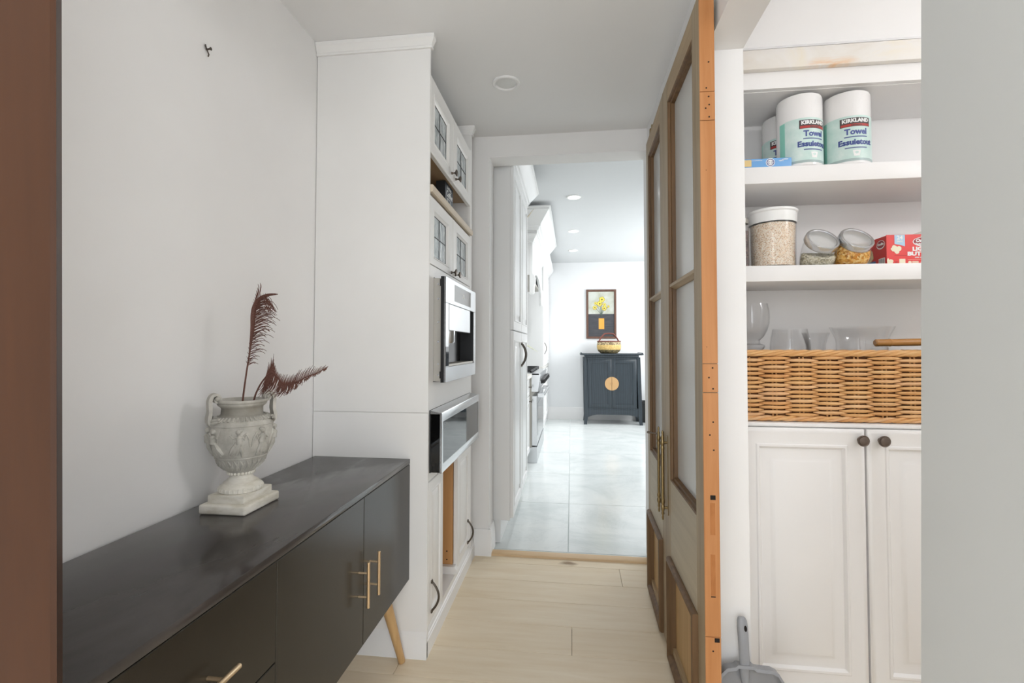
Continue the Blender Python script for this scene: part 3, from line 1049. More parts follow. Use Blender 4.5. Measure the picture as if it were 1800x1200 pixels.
bm = nb()
box(bm, -0.066, 0.066, -0.075, 0.075, 0.0, 0.025, 0.006, 3)
pl_ = up('plinth', bm, 'urn_p')
up('plinth_step', box(nb(), -0.052, 0.052, -0.060, 0.060, 0.0245, 0.046, 0.003, 2), 'urn_p')
prof = [(0.0, 0.045), (0.050, 0.045), (0.054, 0.048), (0.055, 0.055), (0.052, 0.062), (0.044, 0.067), (0.043, 0.070), (0.036, 0.074), (0.029, 0.082), (0.0265, 0.090), (0.0275, 0.095)]
up('foot', lathe(nb(), prof, (0, 0, 0), 40), 'urn_p')
bm = nb()
for i in range(22):
    a = 2 * PI * i / 22
    ball(bm, (0.0305 * math.cos(a), 0.0305 * math.sin(a), 0.0945), (0.0048, 0.0048, 0.0052), 6)
for i in range(30):
    a = 2 * PI * i / 30
    ball(bm, (0.053 * math.cos(a), 0.053 * math.sin(a), 0.0535), (0.0034, 0.0034, 0.006), 6)
up('beading', bm, 'urn_p')
prof = [(0.0, 0.094), (0.029, 0.094), (0.034, 0.099), (0.046, 0.110), (0.0575, 0.128), (0.0685, 0.150), (0.0755, 0.174), (0.0785, 0.196), (0.0787, 0.212), (0.0775, 0.224), (0.0765, 0.228), (0.0755, 0.231), (0.073, 0.2355), (0.064, 0.244), (0.053, 0.251), (0.0515, 0.254), (0.0505, 0.268), (0.052, 0.272), (0.058, 0.277), (0.0605, 0.280), (0.0610, 0.284), (0.0635, 0.286), (0.0640, 0.290), (0.0620, 0.2925), (0.0560, 0.2920), (0.0500, 0.284), (0.0470, 0.260), (0.040, 0.235), (0.0, 0.23)]
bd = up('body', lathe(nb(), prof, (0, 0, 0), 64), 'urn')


def rad_at(z):
    pp = prof[1:14]
    for (r0, z0), (r1, z1) in zip(pp, pp[1:]):
        if z0 <= z <= z1:
            k = (z - z0) / max(z1 - z0, 1e-6)
            return r0 + (r1 - r0) * k
    return 0.05


def on_urn(a, z, o=0.0):
    r = rad_at(z) + o
    return Vector((r * math.cos(a), r * math.sin(a), z))


bm = nb()
rng = random.Random(11)
# gadrooned shoulder and lower leaf band
for i in range(40):
    a = 2 * PI * i / 40
    tube(bm, [(0.060 * math.cos(a), 0.060 * math.sin(a), 0.2478), (0.0715 * math.cos(a), 0.0715 * math.sin(a), 0.2390)], [0.0022, 0.0034], 6)
for i in range(26):
    a = 2 * PI * i / 26
    tube(bm, [on_urn(a, 0.106), on_urn(a + 0.06, 0.120, 0.001), on_urn(a + 0.16, 0.134, 0.0005)], [0.002, 0.0040, 0.001], 6)
    tube(bm, [on_urn(a + 0.14, 0.112), on_urn(a + 0.05, 0.126, 0.001), on_urn(a - 0.03, 0.136, 0.0005)], [0.0015, 0.0032, 0.001], 6)
up('ornament_band', bm, 'urn')
ring = nb()
for z, r in ((0.140, 0.0022), (0.2265, 0.0022)):
    pts = [on_urn(2 * PI * i / 48, z, 0.0) for i in range(49)]
    tube(ring, pts, r, 6, False)
up('border', ring, 'urn')


def figure(a, dirn, h=1.0, seed=0):
    r_ = random.Random(seed)
    bm = nb()
    z0 = 0.146
    w = lambda da, z, o=0.0: on_urn(a + dirn * da * 1.1, z0 + z * h, o * 0.55)
    # head with hair
    ball(bm, w(0.02, 0.068, 0.003), 0.0068, 10)
    ball(bm, w(-0.03, 0.071, 0.002), (0.0062, 0.0062, 0.0055), 8)
    # torso, pelvis, draped skirt
    tube(bm, [w(0.0, 0.060, 0.002), w(0.0, 0.054, 0.003), w(-0.01, 0.046, 0.003), w(-0.02, 0.038, 0.003)], [0.0036, 0.0085, 0.0075, 0.0085], 10)
    lean = r_.uniform(0.06, 0.16)
    for k in range(4):
        s = -0.06 + 0.05 * k
        tube(bm, [w(s * 0.6, 0.040, 0.002), w(s + lean * 0.5, 0.024, 0.0035), w(s * 1.5 + lean, 0.008, 0.002)], [0.0042, 0.0058, 0.0034], 7)
    # legs
    tube(bm, [w(-0.02, 0.030, 0.002), w(-0.08, 0.015, 0.003), w(-0.10, 0.001, 0.001)], [0.0055, 0.0042, 0.0026], 7)
    tube(bm, [w(0.03, 0.026, 0.002), w(0.14, 0.012, 0.003), w(0.20, 0.002, 0.001)], [0.0055, 0.0040, 0.0026], 7)
    # arms
    up_ = r_.choice((0.072, 0.060, 0.046))
    tube(bm, [w(0.06, 0.056, 0.002), w(0.15, 0.052, 0.003), w(0.24, up_, 0.002)], [0.0036, 0.0030, 0.0020], 7)
    tube(bm, [w(-0.07, 0.056, 0.002), w(-0.15, 0.047, 0.003), w(-0.19, 0.058, 0.002)], [0.0036, 0.0030, 0.0020], 7)
    # flying drapery
    tube(bm, [w(-0.05, 0.052, 0.001), w(-0.18, 0.062, 0.002), w(-0.27, 0.046, 0.001), w(-0.30, 0.026, 0.001)], [0.002, 0.0035, 0.0030, 0.0012], 6)
    tube(bm, [w(0.20, 0.066, 0.001), w(0.13, 0.03, 0.0015), w(0.05, -0.001, 0.001)], [0.0014, 0.0014, 0.0014], 5)
    return bm


for i, a in enumerate((-2.95, -2.42, -1.90, -1.02, -0.30, 0.45, 1.2, 1.95, 2.6)):
    up('relief_figure', figure(a, 1 if i % 3 else -1, 1.0, 20 + i), 'urn', bd)


def spline(pts, n):
    out = []
    m = len(pts) - 1
    for i in range(n + 1):
        f = i / n * m
        k = min(int(f), m - 1)
        u = f - k
        p = [Vector(pts[max(0, min(m, k + j))]) for j in (-1, 0, 1, 2)]
        out.append(0.5 * ((2 * p[1]) + (p[2] - p[0]) * u + (2 * p[0] - 5 * p[1] + 4 * p[2] - p[3]) * u * u + (3 * p[1] - p[0] - 3 * p[2] + p[3]) * u ** 3))
    return out


def handle_band(ang):
    bm = nb()
    ca, sa = math.cos(ang), math.sin(ang)
    path = [(0.073, 0.228), (0.080, 0.236), (0.080, 0.250), (0.078, 0.262), (0.0785, 0.276), (0.079, 0.290), (0.075, 0.303), (0.067, 0.3085), (0.059, 0.3055), (0.0545, 0.297), (0.058, 0.289), (0.065, 0.288), (0.068, 0.295), (0.064, 0.2985)]
    path = [(p.x, p.y) for p in spline([(r, z, 0.0) for r, z in path], 44)]
    th = 0.0046
    L, R_ = [], []
    n = len(path)
    for i, (r, z) in enumerate(path):
        r0, z0 = path[max(i - 1, 0)]
        r1, z1 = path[min(i + 1, n - 1)]
        t_ = Vector((r1 - r0, z1 - z0)).normalized()
        nn = Vector((-t_.y, t_.x)) * th * (0.95 - 0.40 * min(1.0, max(0.0, (i / (n - 1) - 0.45) / 0.2)))
        L.append((r + nn.x, z + nn.y))
        R_.append((r - nn.x, z - nn.y))
    rings = []
    for i in range(n):
        hw = 0.0195 - 0.0060 * min(1.0, i / (n - 1) / 0.5)
        q = []
        for (r, z), s in ((L[i], -1), (L[i], 1), (R_[i], 1), (R_[i], -1)):
            q.append((r * ca - s * hw * sa, r * sa + s * hw * ca, z))
        rings.append(q)
    loft(bm, rings)
    for s in (-1, 1):  # volute eye
        c = Vector((0.0625 * ca - s * 0.0135 * sa, 0.0625 * sa + s * 0.0135 * ca, 0.2975))
        ball(bm, c, 0.0066, 10)
        # spreading leaf at the foot of the handle
        pts = [(0.077, 0.0, 0.233), (0.076, 0.010, 0.235), (0.071, 0.024, 0.2395), (0.064, 0.040, 0.2440)]
        tube(bm, [(r * ca - s * o * sa, r * sa + s * o * ca, z + 0.002) for r, o, z in pts], [0.0075, 0.0068, 0.0055, 0.003], 8)
        tube(bm, [(r * ca - s * (o + 0.006) * sa, r * sa + s * (o + 0.006) * ca, z - 0.003) for r, o, z in pts], [0.006, 0.0055, 0.0045, 0.002], 8)
    return bm


for ang in (math.radians(-130), math.radians(50)):
    up('scroll_handle', handle_band(ang), 'urn')


# feathers standing in the urn
def strip(bm, pts, w0, w1, nrm):
    pts = [Vector(p) for p in pts]
    vs = []
    for i, p in enumerate(pts):
        t_ = (pts[min(i + 1, len(pts) - 1)] - pts[max(i - 1, 0)]).normalized()
        s = t_.cross(nrm).normalized() * (w0 + (w1 - w0) * i / (len(pts) - 1))
        o = nrm * 0.0004
        vs.append([bm.verts.new(p + s), bm.verts.new(p + o), bm.verts.new(p - s), bm.verts.new(p - o)])
    for A, B in zip(vs, vs[1:]):
        for i in range(4):
            bm.faces.new((A[i], A[(i + 1) % 4], B[(i + 1) % 4], B[i]))
    bm.faces.new(vs[-1])


F1 = thing('feather', 'upright rust brown ostrich feather in the urn, tip curled over', 'feather', (-0.893, 1.222, 1.02))
s1 = spline([(-0.895, 1.222, 1.012), (-0.893, 1.222, 1.055), (-0.888, 1.224, 1.108), (-0.882, 1.226, 1.159), (-0.876, 1.230, 1.214), (-0.873, 1.232, 1.253), (-0.873, 1.234, 1.287), (-0.868, 1.234, 1.311), (-0.853, 1.232, 1.330), (-0.828, 1.228, 1.340), (-0.797, 1.225, 1.343)], 90)
part('shaft', tube(nb(), s1, [0.0026 - 0.0017 * i / 90 for i in range(91)], 8), 'feather', F1)
bm = nb()
rg = random.Random(5)
N_ = Vector((0.55, -0.83, 0.0))
for i_ in range(50, 164):
    i = i_ // 2
    p = s1[i]
    f = (i - 25) / 57
    # long curving barbs on the free side
    if f < 0.86:
        L = (0.016 + 0.044 * math.sin(PI * min(1, f * 1.1)) ** 0.8) * rg.uniform(0.65, 1.12)
        j = rg.uniform(-0.008, 0.008)
        dz = rg.uniform(-0.006, 0.006)
        drop = 0.022 * max(0.0, f - 0.45) / 0.4
        pts = [p, p + Vector((L * 0.38, j, L * 0.20 + dz * 0.4)), p + Vector((L * 0.76, j * 2, L * 0.30 + dz - drop * 0.5)), p + Vector((L * 1.02, j * 2.4, L * 0.14 + dz - drop * 1.5))]
        strip(bm, spline(pts, 6), 0.0011, 0.0005, N_)
    # other side: stubs low down, an upswept fan near the top
    if 0.46 < f < 0.84:
        L = 0.014 + 0.036 * (f - 0.46) / 0.38 * rg.uniform(0.8, 1.1)
        sw = 0.022 * (f - 0.46) / 0.38
        pts = [p, p + Vector((-L * 0.22 + sw * 0.3, 0.002, L * 0.42)), p + Vector((-L * 0.42 + sw * 0.8, 0.004, L * 0.80)), p + Vector((-L * 0.72 + sw * 1.3, 0.006, L * 1.02))]
        if i % 2 == 0:
            strip(bm, spline(pts, 6), 0.0011, 0.0004, N_)
    elif i % 2 == 0:
        strip(bm, [p, p + Vector((-0.004, 0, 0.004)), p + Vector((-0.0055, 0, 0.008))], 0.001, 0.0003, N_)
o = part('barbs', bm, 'feather', F1)
o['kind'] = 'stuff'
# broad vane along the shaft
bm = nb()
vv = []
for i in range(30, 91):
    f = (i - 30) / 60
    p = s1[i]
    t_ = (s1[min(i + 1, 90)] - s1[i - 1]).normalized()
    s = t_.cross(N_).normalized()
    w = 0.0012 + 0.0072 * math.sin(PI * min(f * 1.02, 1.0)) ** 0.6
    vv.append([bm.verts.new(p + s * w * 0.5), bm.verts.new(p + N_ * 0.0006), bm.verts.new(p - s * w), bm.verts.new(p - N_ * 0.0006)])
for A, B in zip(vv, vv[1:]):
    for i in range(4):
        bm.faces.new((A[i], A[(i + 1) % 4], B[(i + 1) % 4], B[i]))
part('vane', bm, 'feather', F1)

F2 = thing('feather', 'drooping rust brown feather in the urn reaching over the panel corner', 'feather', (-0.868, 1.235, 1.02))
s2 = spline([(-0.872, 1.232, 1.010), (-0.868, 1.234, 1.055), (-0.857, 1.236, 1.086), (-0.841, 1.236, 1.110), (-0.824, 1.234, 1.125), (-0.811, 1.232, 1.127), (-0.797, 1.230, 1.115), (-0.780, 1.228, 1.099), (-0.761, 1.226, 1.095), (-0.738, 1.224, 1.103), (-0.708, 1.222, 1.119), (-0.676, 1.22, 1.130), (-0.647, 1.218, 1.145)], 96)
part('shaft', tube(nb(), s2, [0.0026 - 0.0018 * i / 96 for i in range(97)], 8), 'feather', F2)
bm = nb()
for i in range(26, 96):
    p = s2[i]
    f = (i - 26) / 70
    for rep in range(2):
        L = max(0.006, 0.070 * (1 - f) ** 1.1 * rg.uniform(0.75, 1.1)) * min(1, 0.4 + f * 8)
        j = rg.uniform(-0.008, 0.008)
        pts = [p, p + Vector((-L * 0.10, j, -L * 0.4)), p + Vector((-L * 0.25, j * 1.5, -L * 0.75)), p + Vector((-L * 0.45, j * 2, -L * 0.95))]
        strip(bm, spline(pts, 5), 0.0012, 0.0004, N_)
    L = (0.046 * math.exp(-((f - 0.08) / 0.10) ** 2) + 0.030 * math.exp(-((f - 0.62) / 0.24) ** 2) + 0.008) * rg.uniform(0.7, 1.1) * (1.0 if f < 0.95 else 0.4)
    pts = [p, p + Vector((L * 0.10, 0.003, L * 0.5)), p + Vector((L * 0.34 * (0.3 + f), 0.004, L * 0.98))]
    strip(bm, spline(pts, 4), 0.0012, 0.0003, N_)
o = part('barbs', bm, 'feather', F2)
o['kind'] = 'stuff'

# ------------------------------------------------------------------ old wooden double doors along the right wall


def frame_rect(bm, y0, y1, z0, z1, prof_, x, cap=False):
    return rect_rings(bm, y0, y1, z0, z1, prof_, lambda u, v, d: (x - d, u, v), cap, cap)


def leaf(label, y0, y1, sa, sb, edge, rz=0.0, x=0.375, bracket=False):
    """A leaf from y0 to y1 (local), stiles sa (near) and sb (far); face towards -X."""
    T = 0.0425
    X0, X1 = x, x + T
    t = thing('panelled_door', label, 'door', (x, y0, 0.0), rz=rz)
    def lp(nm, bm, mat, par=t):
        bmesh.ops.translate(bm, verts=bm.verts, vec=(-x, -y0, 0))
        return part(nm, bm, mat, par, 35, False)
    ZT = 2.244
    e0 = y0 + (0.004 if edge else 0.0)
    sn = lp('stile', box(nb(), X0, X1, e0, y0 + sa, 0.012, ZT, 0.001, 1), 'aged')
    lp('stile', box(nb(), X0, X1, y1 - sb, y1, 0.012, ZT, 0.001, 1), 'aged')
    ya, yb = y0 + sa, y1 - sb
    lp('top_rail', box(nb(), X0 + 0.0004, X1, ya, yb, 2.160, ZT - 0.0005), 'aged_y')
    lp('lock_rail', box(nb(), X0 + 0.0004, X1, ya, yb, 0.395, 0.690), 'pale_y')
    lp('bottom_rail', box(nb(), X0 + 0.0004, X1, ya, yb, 0.012, 0.075), 'aged_y')
    # glazed opening: moulded reveal, muntin, two panes
    zg0, zg1 = 0.690, 2.160
    bm = nb()
    frame_rect(bm, ya, yb, zg0, zg1, [(0.0, 0.0), (0.004, -0.003), (0.006, -0.010), (0.014, -0.012), (0.016, -0.024), (0.016, -0.030), (0.0, -0.030)], X0)
    lp('glazing_bead', bm, 'reveal')
    mu = prism(nb(), [(X0 + 0.002, 1.430), (X0 + 0.002, 1.440), (X0 + 0.010, 1.446), (X0 + 0.024, 1.448), (X0 + 0.024, 1.420), (X0 + 0.018, 1.421), (X0 + 0.012, 1.427)], 'y', ya + 0.006, yb - 0.006)
    lp('muntin', mu, 'aged_y')
    for za, zb in ((zg0 + 0.012, 1.424), (1.444, zg1 - 0.012)):
        lp('glass_pane', box(nb(), X0 + 0.0255, X0 + 0.0285, ya + 0.012, yb - 0.012, za, zb), 'door_glass')
    # bolection moulding and sunk panel
    bm = nb()
    frame_rect(bm, ya - 0.010, yb + 0.010, 0.018, 0.400, [(0.0, 0.0), (0.0, 0.010), (0.004, 0.017), (0.012, 0.019), (0.020, 0.015), (0.026, 0.012), (0.030, 0.006), (0.034, -0.004), (0.036, -0.018), (0.0, -0.018)], X0)
    lp('panel_moulding', bm, 'reveal')
    lp('panel', box(nb(), X0 + 0.012, X0 + 0.022, ya, yb, 0.05, 0.394), 'tan')
    if edge:
        zs = [0.012, 0.379, 1.069, 1.152, 1.862, 1.947, ZT]
        for a, b in zip(zs, zs[1:]):
            lp('edge_strip', box(nb(), X0 + 0.0005, X1 + 0.0005, y0, y0 + 0.0042, a + 0.0008, b - 0.0008, 0.0006, 1), 'orange')
        bm = nb()
        for fxx, z in ((0.62, 2.035), (0.45, 1.958), (0.60, 1.932), (0.63, 1.908), (0.40, 1.898), (0.62, 1.872), (0.66, 1.140), (0.42, 1.112), (0.68, 1.080), (0.66, 0.985), (0.44, 0.948), (0.68, 0.905), (0.50, 0.340), (0.38, 1.715), (0.30, 1.20)):
            r = 0.0026 if z not in (1.715, 1.20) else 0.0012
            lathe(bm, [(0, 0), (r, 0), (r * 0.9, 0.0006), (0, 0.0006)], (0, 0, 0), 10, Matrix.Translation((X0 + T * fxx, y0 + 0.0002, z)) @ Euler((PI / 2, 0, 0)).to_matrix().to_4x4())
        box(bm, X0 + T * 0.42, X0 + T * 0.76, y0 - 0.0005, y0 + 0.001, 0.764, 0.777)
        box(bm, X0 + T * 0.60, X0 + T * 0.92, y0 - 0.0005, y0 + 0.001, 0.365, 0.377)
        box(bm, X0 + T * 0.40, X0 + T * 0.70, y0 - 0.0004, y0 + 0.001, 0.490, 0.493)
        lp('bolt_hole', bm, 'hole')
        bm = nb()
        box(bm, X0 + T * 0.40, X0 + T * 0.70, y0 - 0.0003, y0 + 0.001, 0.495, 0.61)
        box(bm, X0 + T * 0.40, X0 + T * 0.72, y0 - 0.0003, y0 + 0.001, 0.665, 0.755)
        lp('tenon_end', bm, 'orange_d')
    if bracket:
        bm = nb()
        box(bm, X0 + 0.004, X0 + 0.022, y1 - 0.11, y1 - 0.09, ZT - 0.02, ZT + 0.035)
        tube(bm, [(X0 + 0.012, y1 - 0.115, ZT + 0.02), (X0 + 0.012, y1 - 0.13, ZT + 0.045)], 0.004, 8)
        lp('top_bracket', bm, 'brass_old')
    return t, lp


def brass_pull(lp, x, y, z0, z1):
    out = 0.020
    bm = nb()
    tube(bm, [(x - out, y, z0 + 0.075), (x - out, y, z1 - 0.075)], 0.0060, 12)
    h = lp('long_pull', bm, 'brass_old')
    for (a, s) in ((z0, 1), (z1, -1)):
        bm = nb()
        pr_ = [(0, 0.0), (0.003, 0.002), (0.0045, 0.010), (0.0028, 0.018), (0.0062, 0.026), (0.0045, 0.034), (0.0078, 0.044), (0.0082, 0.052), (0.0055, 0.060), (0.0080, 0.068), (0.0062, 0.078), (0.006, 0.080)]
        lathe(bm, [(r, zz * s) for r, zz in pr_], (x - out, y, a), 14)
        tube(bm, [(x, y, a + s * 0.048), (x - out, y, a + s * 0.048)], 0.005, 10)
        lp('finial', bm, 'brass_old')
    bm = nb()
    box(bm, x - 0.003, x, y - 0.009, y + 0.009, z0 + 0.02, z1 - 0.02, 0.001, 1)
    lp('back_plate', bm, 'brass_old')
    return h


lf1, lp1 = leaf('old wooden glazed door with raw orange edge facing the pantry opening', 1.446, 2.022, 0.086, 0.105, True)
brass_pull(lp1, 0.375, 1.966, 0.522, 0.872)
ang = -math.atan2(0.010, 0.50)
lf2, lp2 = leaf('old wooden glazed door beside the kitchen opening, hung with a key lever', 2.026, 2.522, 0.072, 0.066, False, rz=ang, x=0.376, bracket=True)
brass_pull(lp2, 0.376, 2.058, 0.522, 0.872)
bm = nb()
tube(bm, [(0.354, 2.058, 0.842), (0.335, 2.062, 0.843), (0.322, 2.064, 0.845), (0.314, 2.064, 0.846)], [0.0035, 0.003, 0.0045, 0.002], 10)
ball(bm, (0.316, 2.064, 0.846), (0.006, 0.002, 0.005), 8)
lp2('lever', bm, 'bronze')

# ------------------------------------------------------------------ pantry cupboard and shelves
PY = 1.85
PB = thing('pantry_cupboard', 'white pantry base cupboard with raised panel doors under the wicker basket', 'cupboard', (1.0, 2.0, 0))
part('carcass', box(nb(), 0.548, 1.60, PY, 2.158, 0.0, 0.9155), 'pantry', PB)
part('worktop', box(nb(), 0.548, 1.60, PY - 0.012, 2.158, 0.916, 0.929, 0.002, 2), 'pantry', PB)
for x0, x1, kx, p in ((0.600, 1.0185, 1.001, 0), (1.0255, 1.445, 1.068, 1)):
    prf = [(0, 0), (0, 0.014), (0.004, 0.018), (0.012, 0.020), (0.016, 0.0185), (0.056, 0.0185), (0.059, 0.0215), (0.066, 0.021), (0.070, 0.016), (0.074, 0.0115), (0.103, 0.0105), (0.117, 0.0185), (0.120, 0.0195)]
    d = part('door', rect_rings(nb(), x0, x1, 0.006, 0.912, prf, fy(PY - 0.0005)), 'pantry', PB)
    knob_y(kx, PY - 0.019, 0.876, 0.0195, 'pewter', d)
PS = thing('pantry_shelf', 'white deep pantry shelf holding the paper towels', 'shelf', (1.0, 2.0, 1.80))
part('board', box(nb(), 0.546, 1.75, PY, 2.159, 1.8005, 1.862, 0.0015, 2), 'pantry', PS)
PS2 = thing('pantry_shelf', 'white deep pantry shelf holding the oats, jars and red box', 'shelf', (1.0, 2.0, 1.44))
part('board', box(nb(), 0.546, 1.75, PY, 2.159, 1.4395, 1.4975, 0.0015, 2), 'pantry', PS2)
TR = thing('header_rail', 'white rail and stained trim board across the top of the pantry shelves', 'trim board', (0.546, PY, 2.15))
part('rail', box(nb(), 0.546, 1.75, PY, PY + 0.02, 2.152, 2.299), 'pantry', TR)
part('soffit_board', box(nb(), 0.546, 1.75, PY + 0.021, 2.159, 2.150, 2.165), 'pantry', TR)
sbm = box(nb(), 0.0, 1.2, -0.024, 0.0, 0.0, 0.073, 0.003, 2)
so = part('trim_board', sbm, 'stained', TR, 35, False)
so.location = (0, -0.0005, 2.214 - 2.15)
sbm = prism(nb(), [(PY - 0.025, 2.2875), (PY - 0.016, 2.299), (PY - 0.0005, 2.3095), (PY - 0.0005, 2.2875)], 'x', 0.546, 1.75)
part('top_bevel', sbm, 'trim', TR)


# paper towel rolls
def roll_patch(r, h0, h1, a0, a1, o, seg=24):
    bm = nb()
    n = max(4, int(seg * abs(a1 - a0) / PI) + 2)
    vs = []
    for i in range(n + 1):
        a = a0 + (a1 - a0) * i / n
        s, c = math.sin(a), -math.cos(a)
        vs.append([bm.verts.new(((r + o) * s, (r + o) * c, h0)), bm.verts.new(((r + o) * s, (r + o) * c, h1)), bm.verts.new(((r + o * 0.2) * s, (r + o * 0.2) * c, h1)), bm.verts.new(((r + o * 0.2) * s, (r + o * 0.2) * c, h0))])
    for A, B in zip(vs, vs[1:]):
        for k in range(4):
            bm.faces.new((A[k], A[(k + 1) % 4], B[(k + 1) % 4], B[k]))
    bm.faces.new(vs[0])
    bm.faces.new(vs[-1])
    return bm


def bend(bm, r, z0, a0=0.0):
    bmesh.ops.subdivide_edges(bm, edges=[e for e in bm.edges if e.calc_length() > 0.006], cuts=2)
    for v in bm.verts:
        a = a0 + v.co.x / r
        rr = r + v.co.z
        v.co = Vector((rr * math.sin(a), -rr * math.cos(a), z0 + v.co.y))
    return bm


M['ink_dark'] = base_mat('label_dark', (74, 66, 64), 0.4)[0]
M['ink_red'] = base_mat('label_red', (182, 62, 56), 0.4)[0]
M['ink_blue'] = base_mat('label_blue', (74, 88, 150), 0.4)[0]
M['ink_navy'] = base_mat('label_navy', (62, 78, 140), 0.4)[0]
M['ink_pill'] = base_mat('label_pill', (84, 100, 146), 0.4)[0]
M['ink_grey'] = base_mat('label_grey', (168, 186, 184), 0.4)[0]


def roll_template(label):
    t = thing('paper_towel_roll', label, 'paper towel', (0, 0, 0), group='wrapped paper towel rolls on the upper pantry shelf')
    R_ = 0.0765
    H = 0.272
    prof_ = [(0, 0.0), (R_ - 0.006, 0.0), (R_ - 0.0015, 0.003), (R_, 0.010), (R_, H - 0.012), (R_ - 0.002, H - 0.004), (R_ - 0.009, H), (0.028, H - 0.003), (0.020, H - 0.012), (0, H - 0.014)]
    P = lambda nm, bm, m, par=t: part(nm, bm, m, par, 40, False)
    body = P('wrapper', lathe(nb(), prof_, (0, 0, 0), 56), 'wrap')
    lb = P('label', roll_patch(R_, 0.013, 0.176, -1.30, 1.35, 0.0005, 40), 'label', body)
    P('label_edge', roll_patch(R_, 0.013, 0.174, -1.62, -1.301, 0.0005), 'label_green', body)
    P('label_band', roll_patch(R_, 0.011, 0.020, -1.28, 1.33, 0.0008, 40), 'ink_grey', body)
    P('brand_plate', roll_patch(R_, 0.136, 0.168, -0.66, 0.66, 0.0009, 30), 'ink_dark', body)
    P('brand_plate_band', roll_patch(R_, 0.1375, 0.146, -0.62, 0.62, 0.0012, 30), 'ink_red', body)
    P('lettering', bend(text_bm('KIRKLAND', 0.0185, bold=0.0009), R_ + 0.0011, 0.1572), 'white_ink', body)
    P('lettering', bend(text_bm('Signature', 0.0095, bold=0.0001, shear=0.3), R_ + 0.0013, 0.1416), 'ink_dark', body)
    P('lettering', bend(text_bm('Towel', 0.029, bold=0.0011), R_ + 0.0008, 0.1165), 'ink_blue', body)
    P('tagline_bar', roll_patch(R_, 0.0965, 0.1005, -0.50, 0.50, 0.0008, 24), 'ink_pill', body)
    P('lettering', bend(text_bm('Essuietout', 0.0275, bold=0.0012), R_ + 0.0008, 0.0785), 'ink_navy', body)
    P('tagline_bar', roll_patch(R_, 0.0565, 0.0605, -0.48, 0.48, 0.0008, 24), 'ink_pill', body)
    bm = nb()
    prism(bm, [(-0.013, 0.010), (0.013, 0.010), (0.009, -0.011), (-0.009, -0.011)], 'z', 0, 0.0004)
    P('sheet_mark', bend(bm, R_ + 0.0006, 0.039), 'white_ink', body)
    return t


r1 = roll_template('paper towel roll standing at the end of the row on the upper pantry shelf')
r1.location = (1.029, 1.930, 1.862)
r1.rotation_euler = (0, 0, math.radians(-4))
r2 = copy_tree(r1)
r2['label'] = 'middle paper towel roll, standing just behind the blue packet'
r2.location = (0.862, 1.927, 1.862)
r2.rotation_euler = (0, 0, math.radians(14))
r3 = copy_tree(r1)
r3['label'] = 'paper towel roll half hidden at the back of the upper pantry shelf'
r3.location = (0.868, 2.0825, 1.862)
r3.rotation_euler = (0, 0, math.radians(-20))
bpy.context.view_layer.update()

# blue packet
BL = thing('blue_packet', 'flat blue packet with a round emblem lying in front of the towel rolls', 'packet', (0.70, 1.872, 1.8622))
pk = part('box', box(nb(), 0.585, 0.802, 1.853, 1.903, 1.8622, 1.8945, 0.002, 2), flat('packet_blue', (112, 168, 222), 0.3), BL)
part('end_tab', box(nb(), 0.5835, 0.662, 1.8520, 1.8529, 1.8655, 1.890), flat('packet_tan', (228, 200, 140), 0.4), pk)
bm = nb()
lathe(bm, [(0, 0), (0.0155, 0), (0.0155, 0.0006), (0, 0.0006)], (0, 0, 0), 28, Matrix.Translation((0.728, 1.8529, 1.8785)) @ Euler((PI / 2, 0, 0)).to_matrix().to_4x4())
em = part('emblem', bm, 'white_ink', pk)
bm = nb()
lathe(bm, [(0.0105, 0), (0.013, 0), (0.013, 0.0005), (0.0105, 0.0005)], (0, 0, 0), 28, Matrix.Translation((0.728, 1.8522, 1.8785)) @ Euler((PI / 2, 0, 0)).to_matrix().to_4x4())
for s in (-1, 1):
    tube(bm, [(0.728 + s * 0.006 - 0.004, 1.8518, 1.8825), (0.728 + s * 0.006 + 0.003, 1.8518, 1.8825), (0.728 + s * 0.006 - 0.003, 1.8518, 1.8745), (0.728 + s * 0.006 + 0.004, 1.8518, 1.8745)], 0.0009, 5)
part('emblem_print', bm, flat('emblem_navy', (70, 76, 140)), pk)
bm = nb()
for (a, b) in (((0.757, 1.8835), (0.788, 1.8875)), ((0.760, 1.8815), (0.775, 1.8825)), ((0.768, 1.8885), (0.790, 1.8895)), ((0.66, 1.886), (0.70, 1.887))):
    tube(bm, [(a[0], 1.8527, a[1]), ((a[0] + b[0]) / 2, 1.8527, (a[1] + b[1]) / 2 + 0.001), (b[0], 1.8527, b[1])], 0.0008, 5)
part('print_stroke', bm, 'white_ink', pk)

# items on the lower shelf
Z2 = 1.4977
M['oats'] = grains('oat_flakes', [(204, 170, 136), (234, 214, 188), (246, 232, 214), (250, 242, 230), (240, 214, 182)], 320)
M['rice'] = grains('puffed_rice', [(150, 142, 122), (206, 198, 176), (226, 220, 204), (190, 180, 150)], 200)
M['pasta'] = grains('pasta_shapes', [(168, 110, 40), (222, 160, 70), (236, 186, 104), (240, 206, 140), (206, 132, 44)], 140)
M['spice'] = grains('dark_lentils', [(96, 88, 92), (128, 118, 118), (150, 128, 118), (110, 100, 106)], 150)
OA = thing('oat_canister', 'tall clear canister of rolled oats with a white lid', 'canister', (0.768, 1.944, Z2))
bm = nb()
prof_ = [(0, 0.0), (0.0745, 0.0), (0.0775, 0.004), (0.0805, 0.196), (0.0805, 0.199), (0.0785, 0.199), (0.0755, 0.006), (0, 0.003)]
part('canister', lathe(bm, [(r, z) for r, z in prof_], (0.768, 1.944, Z2), 48), 'plastic_clear', OA)
part('oats', lathe(nb(), [(0, 0.0035), (0.0740, 0.0065), (0.0765, 0.165), (0.066, 0.170), (0, 0.173)], (0.768, 1.944, Z2), 48), 'oats', OA)
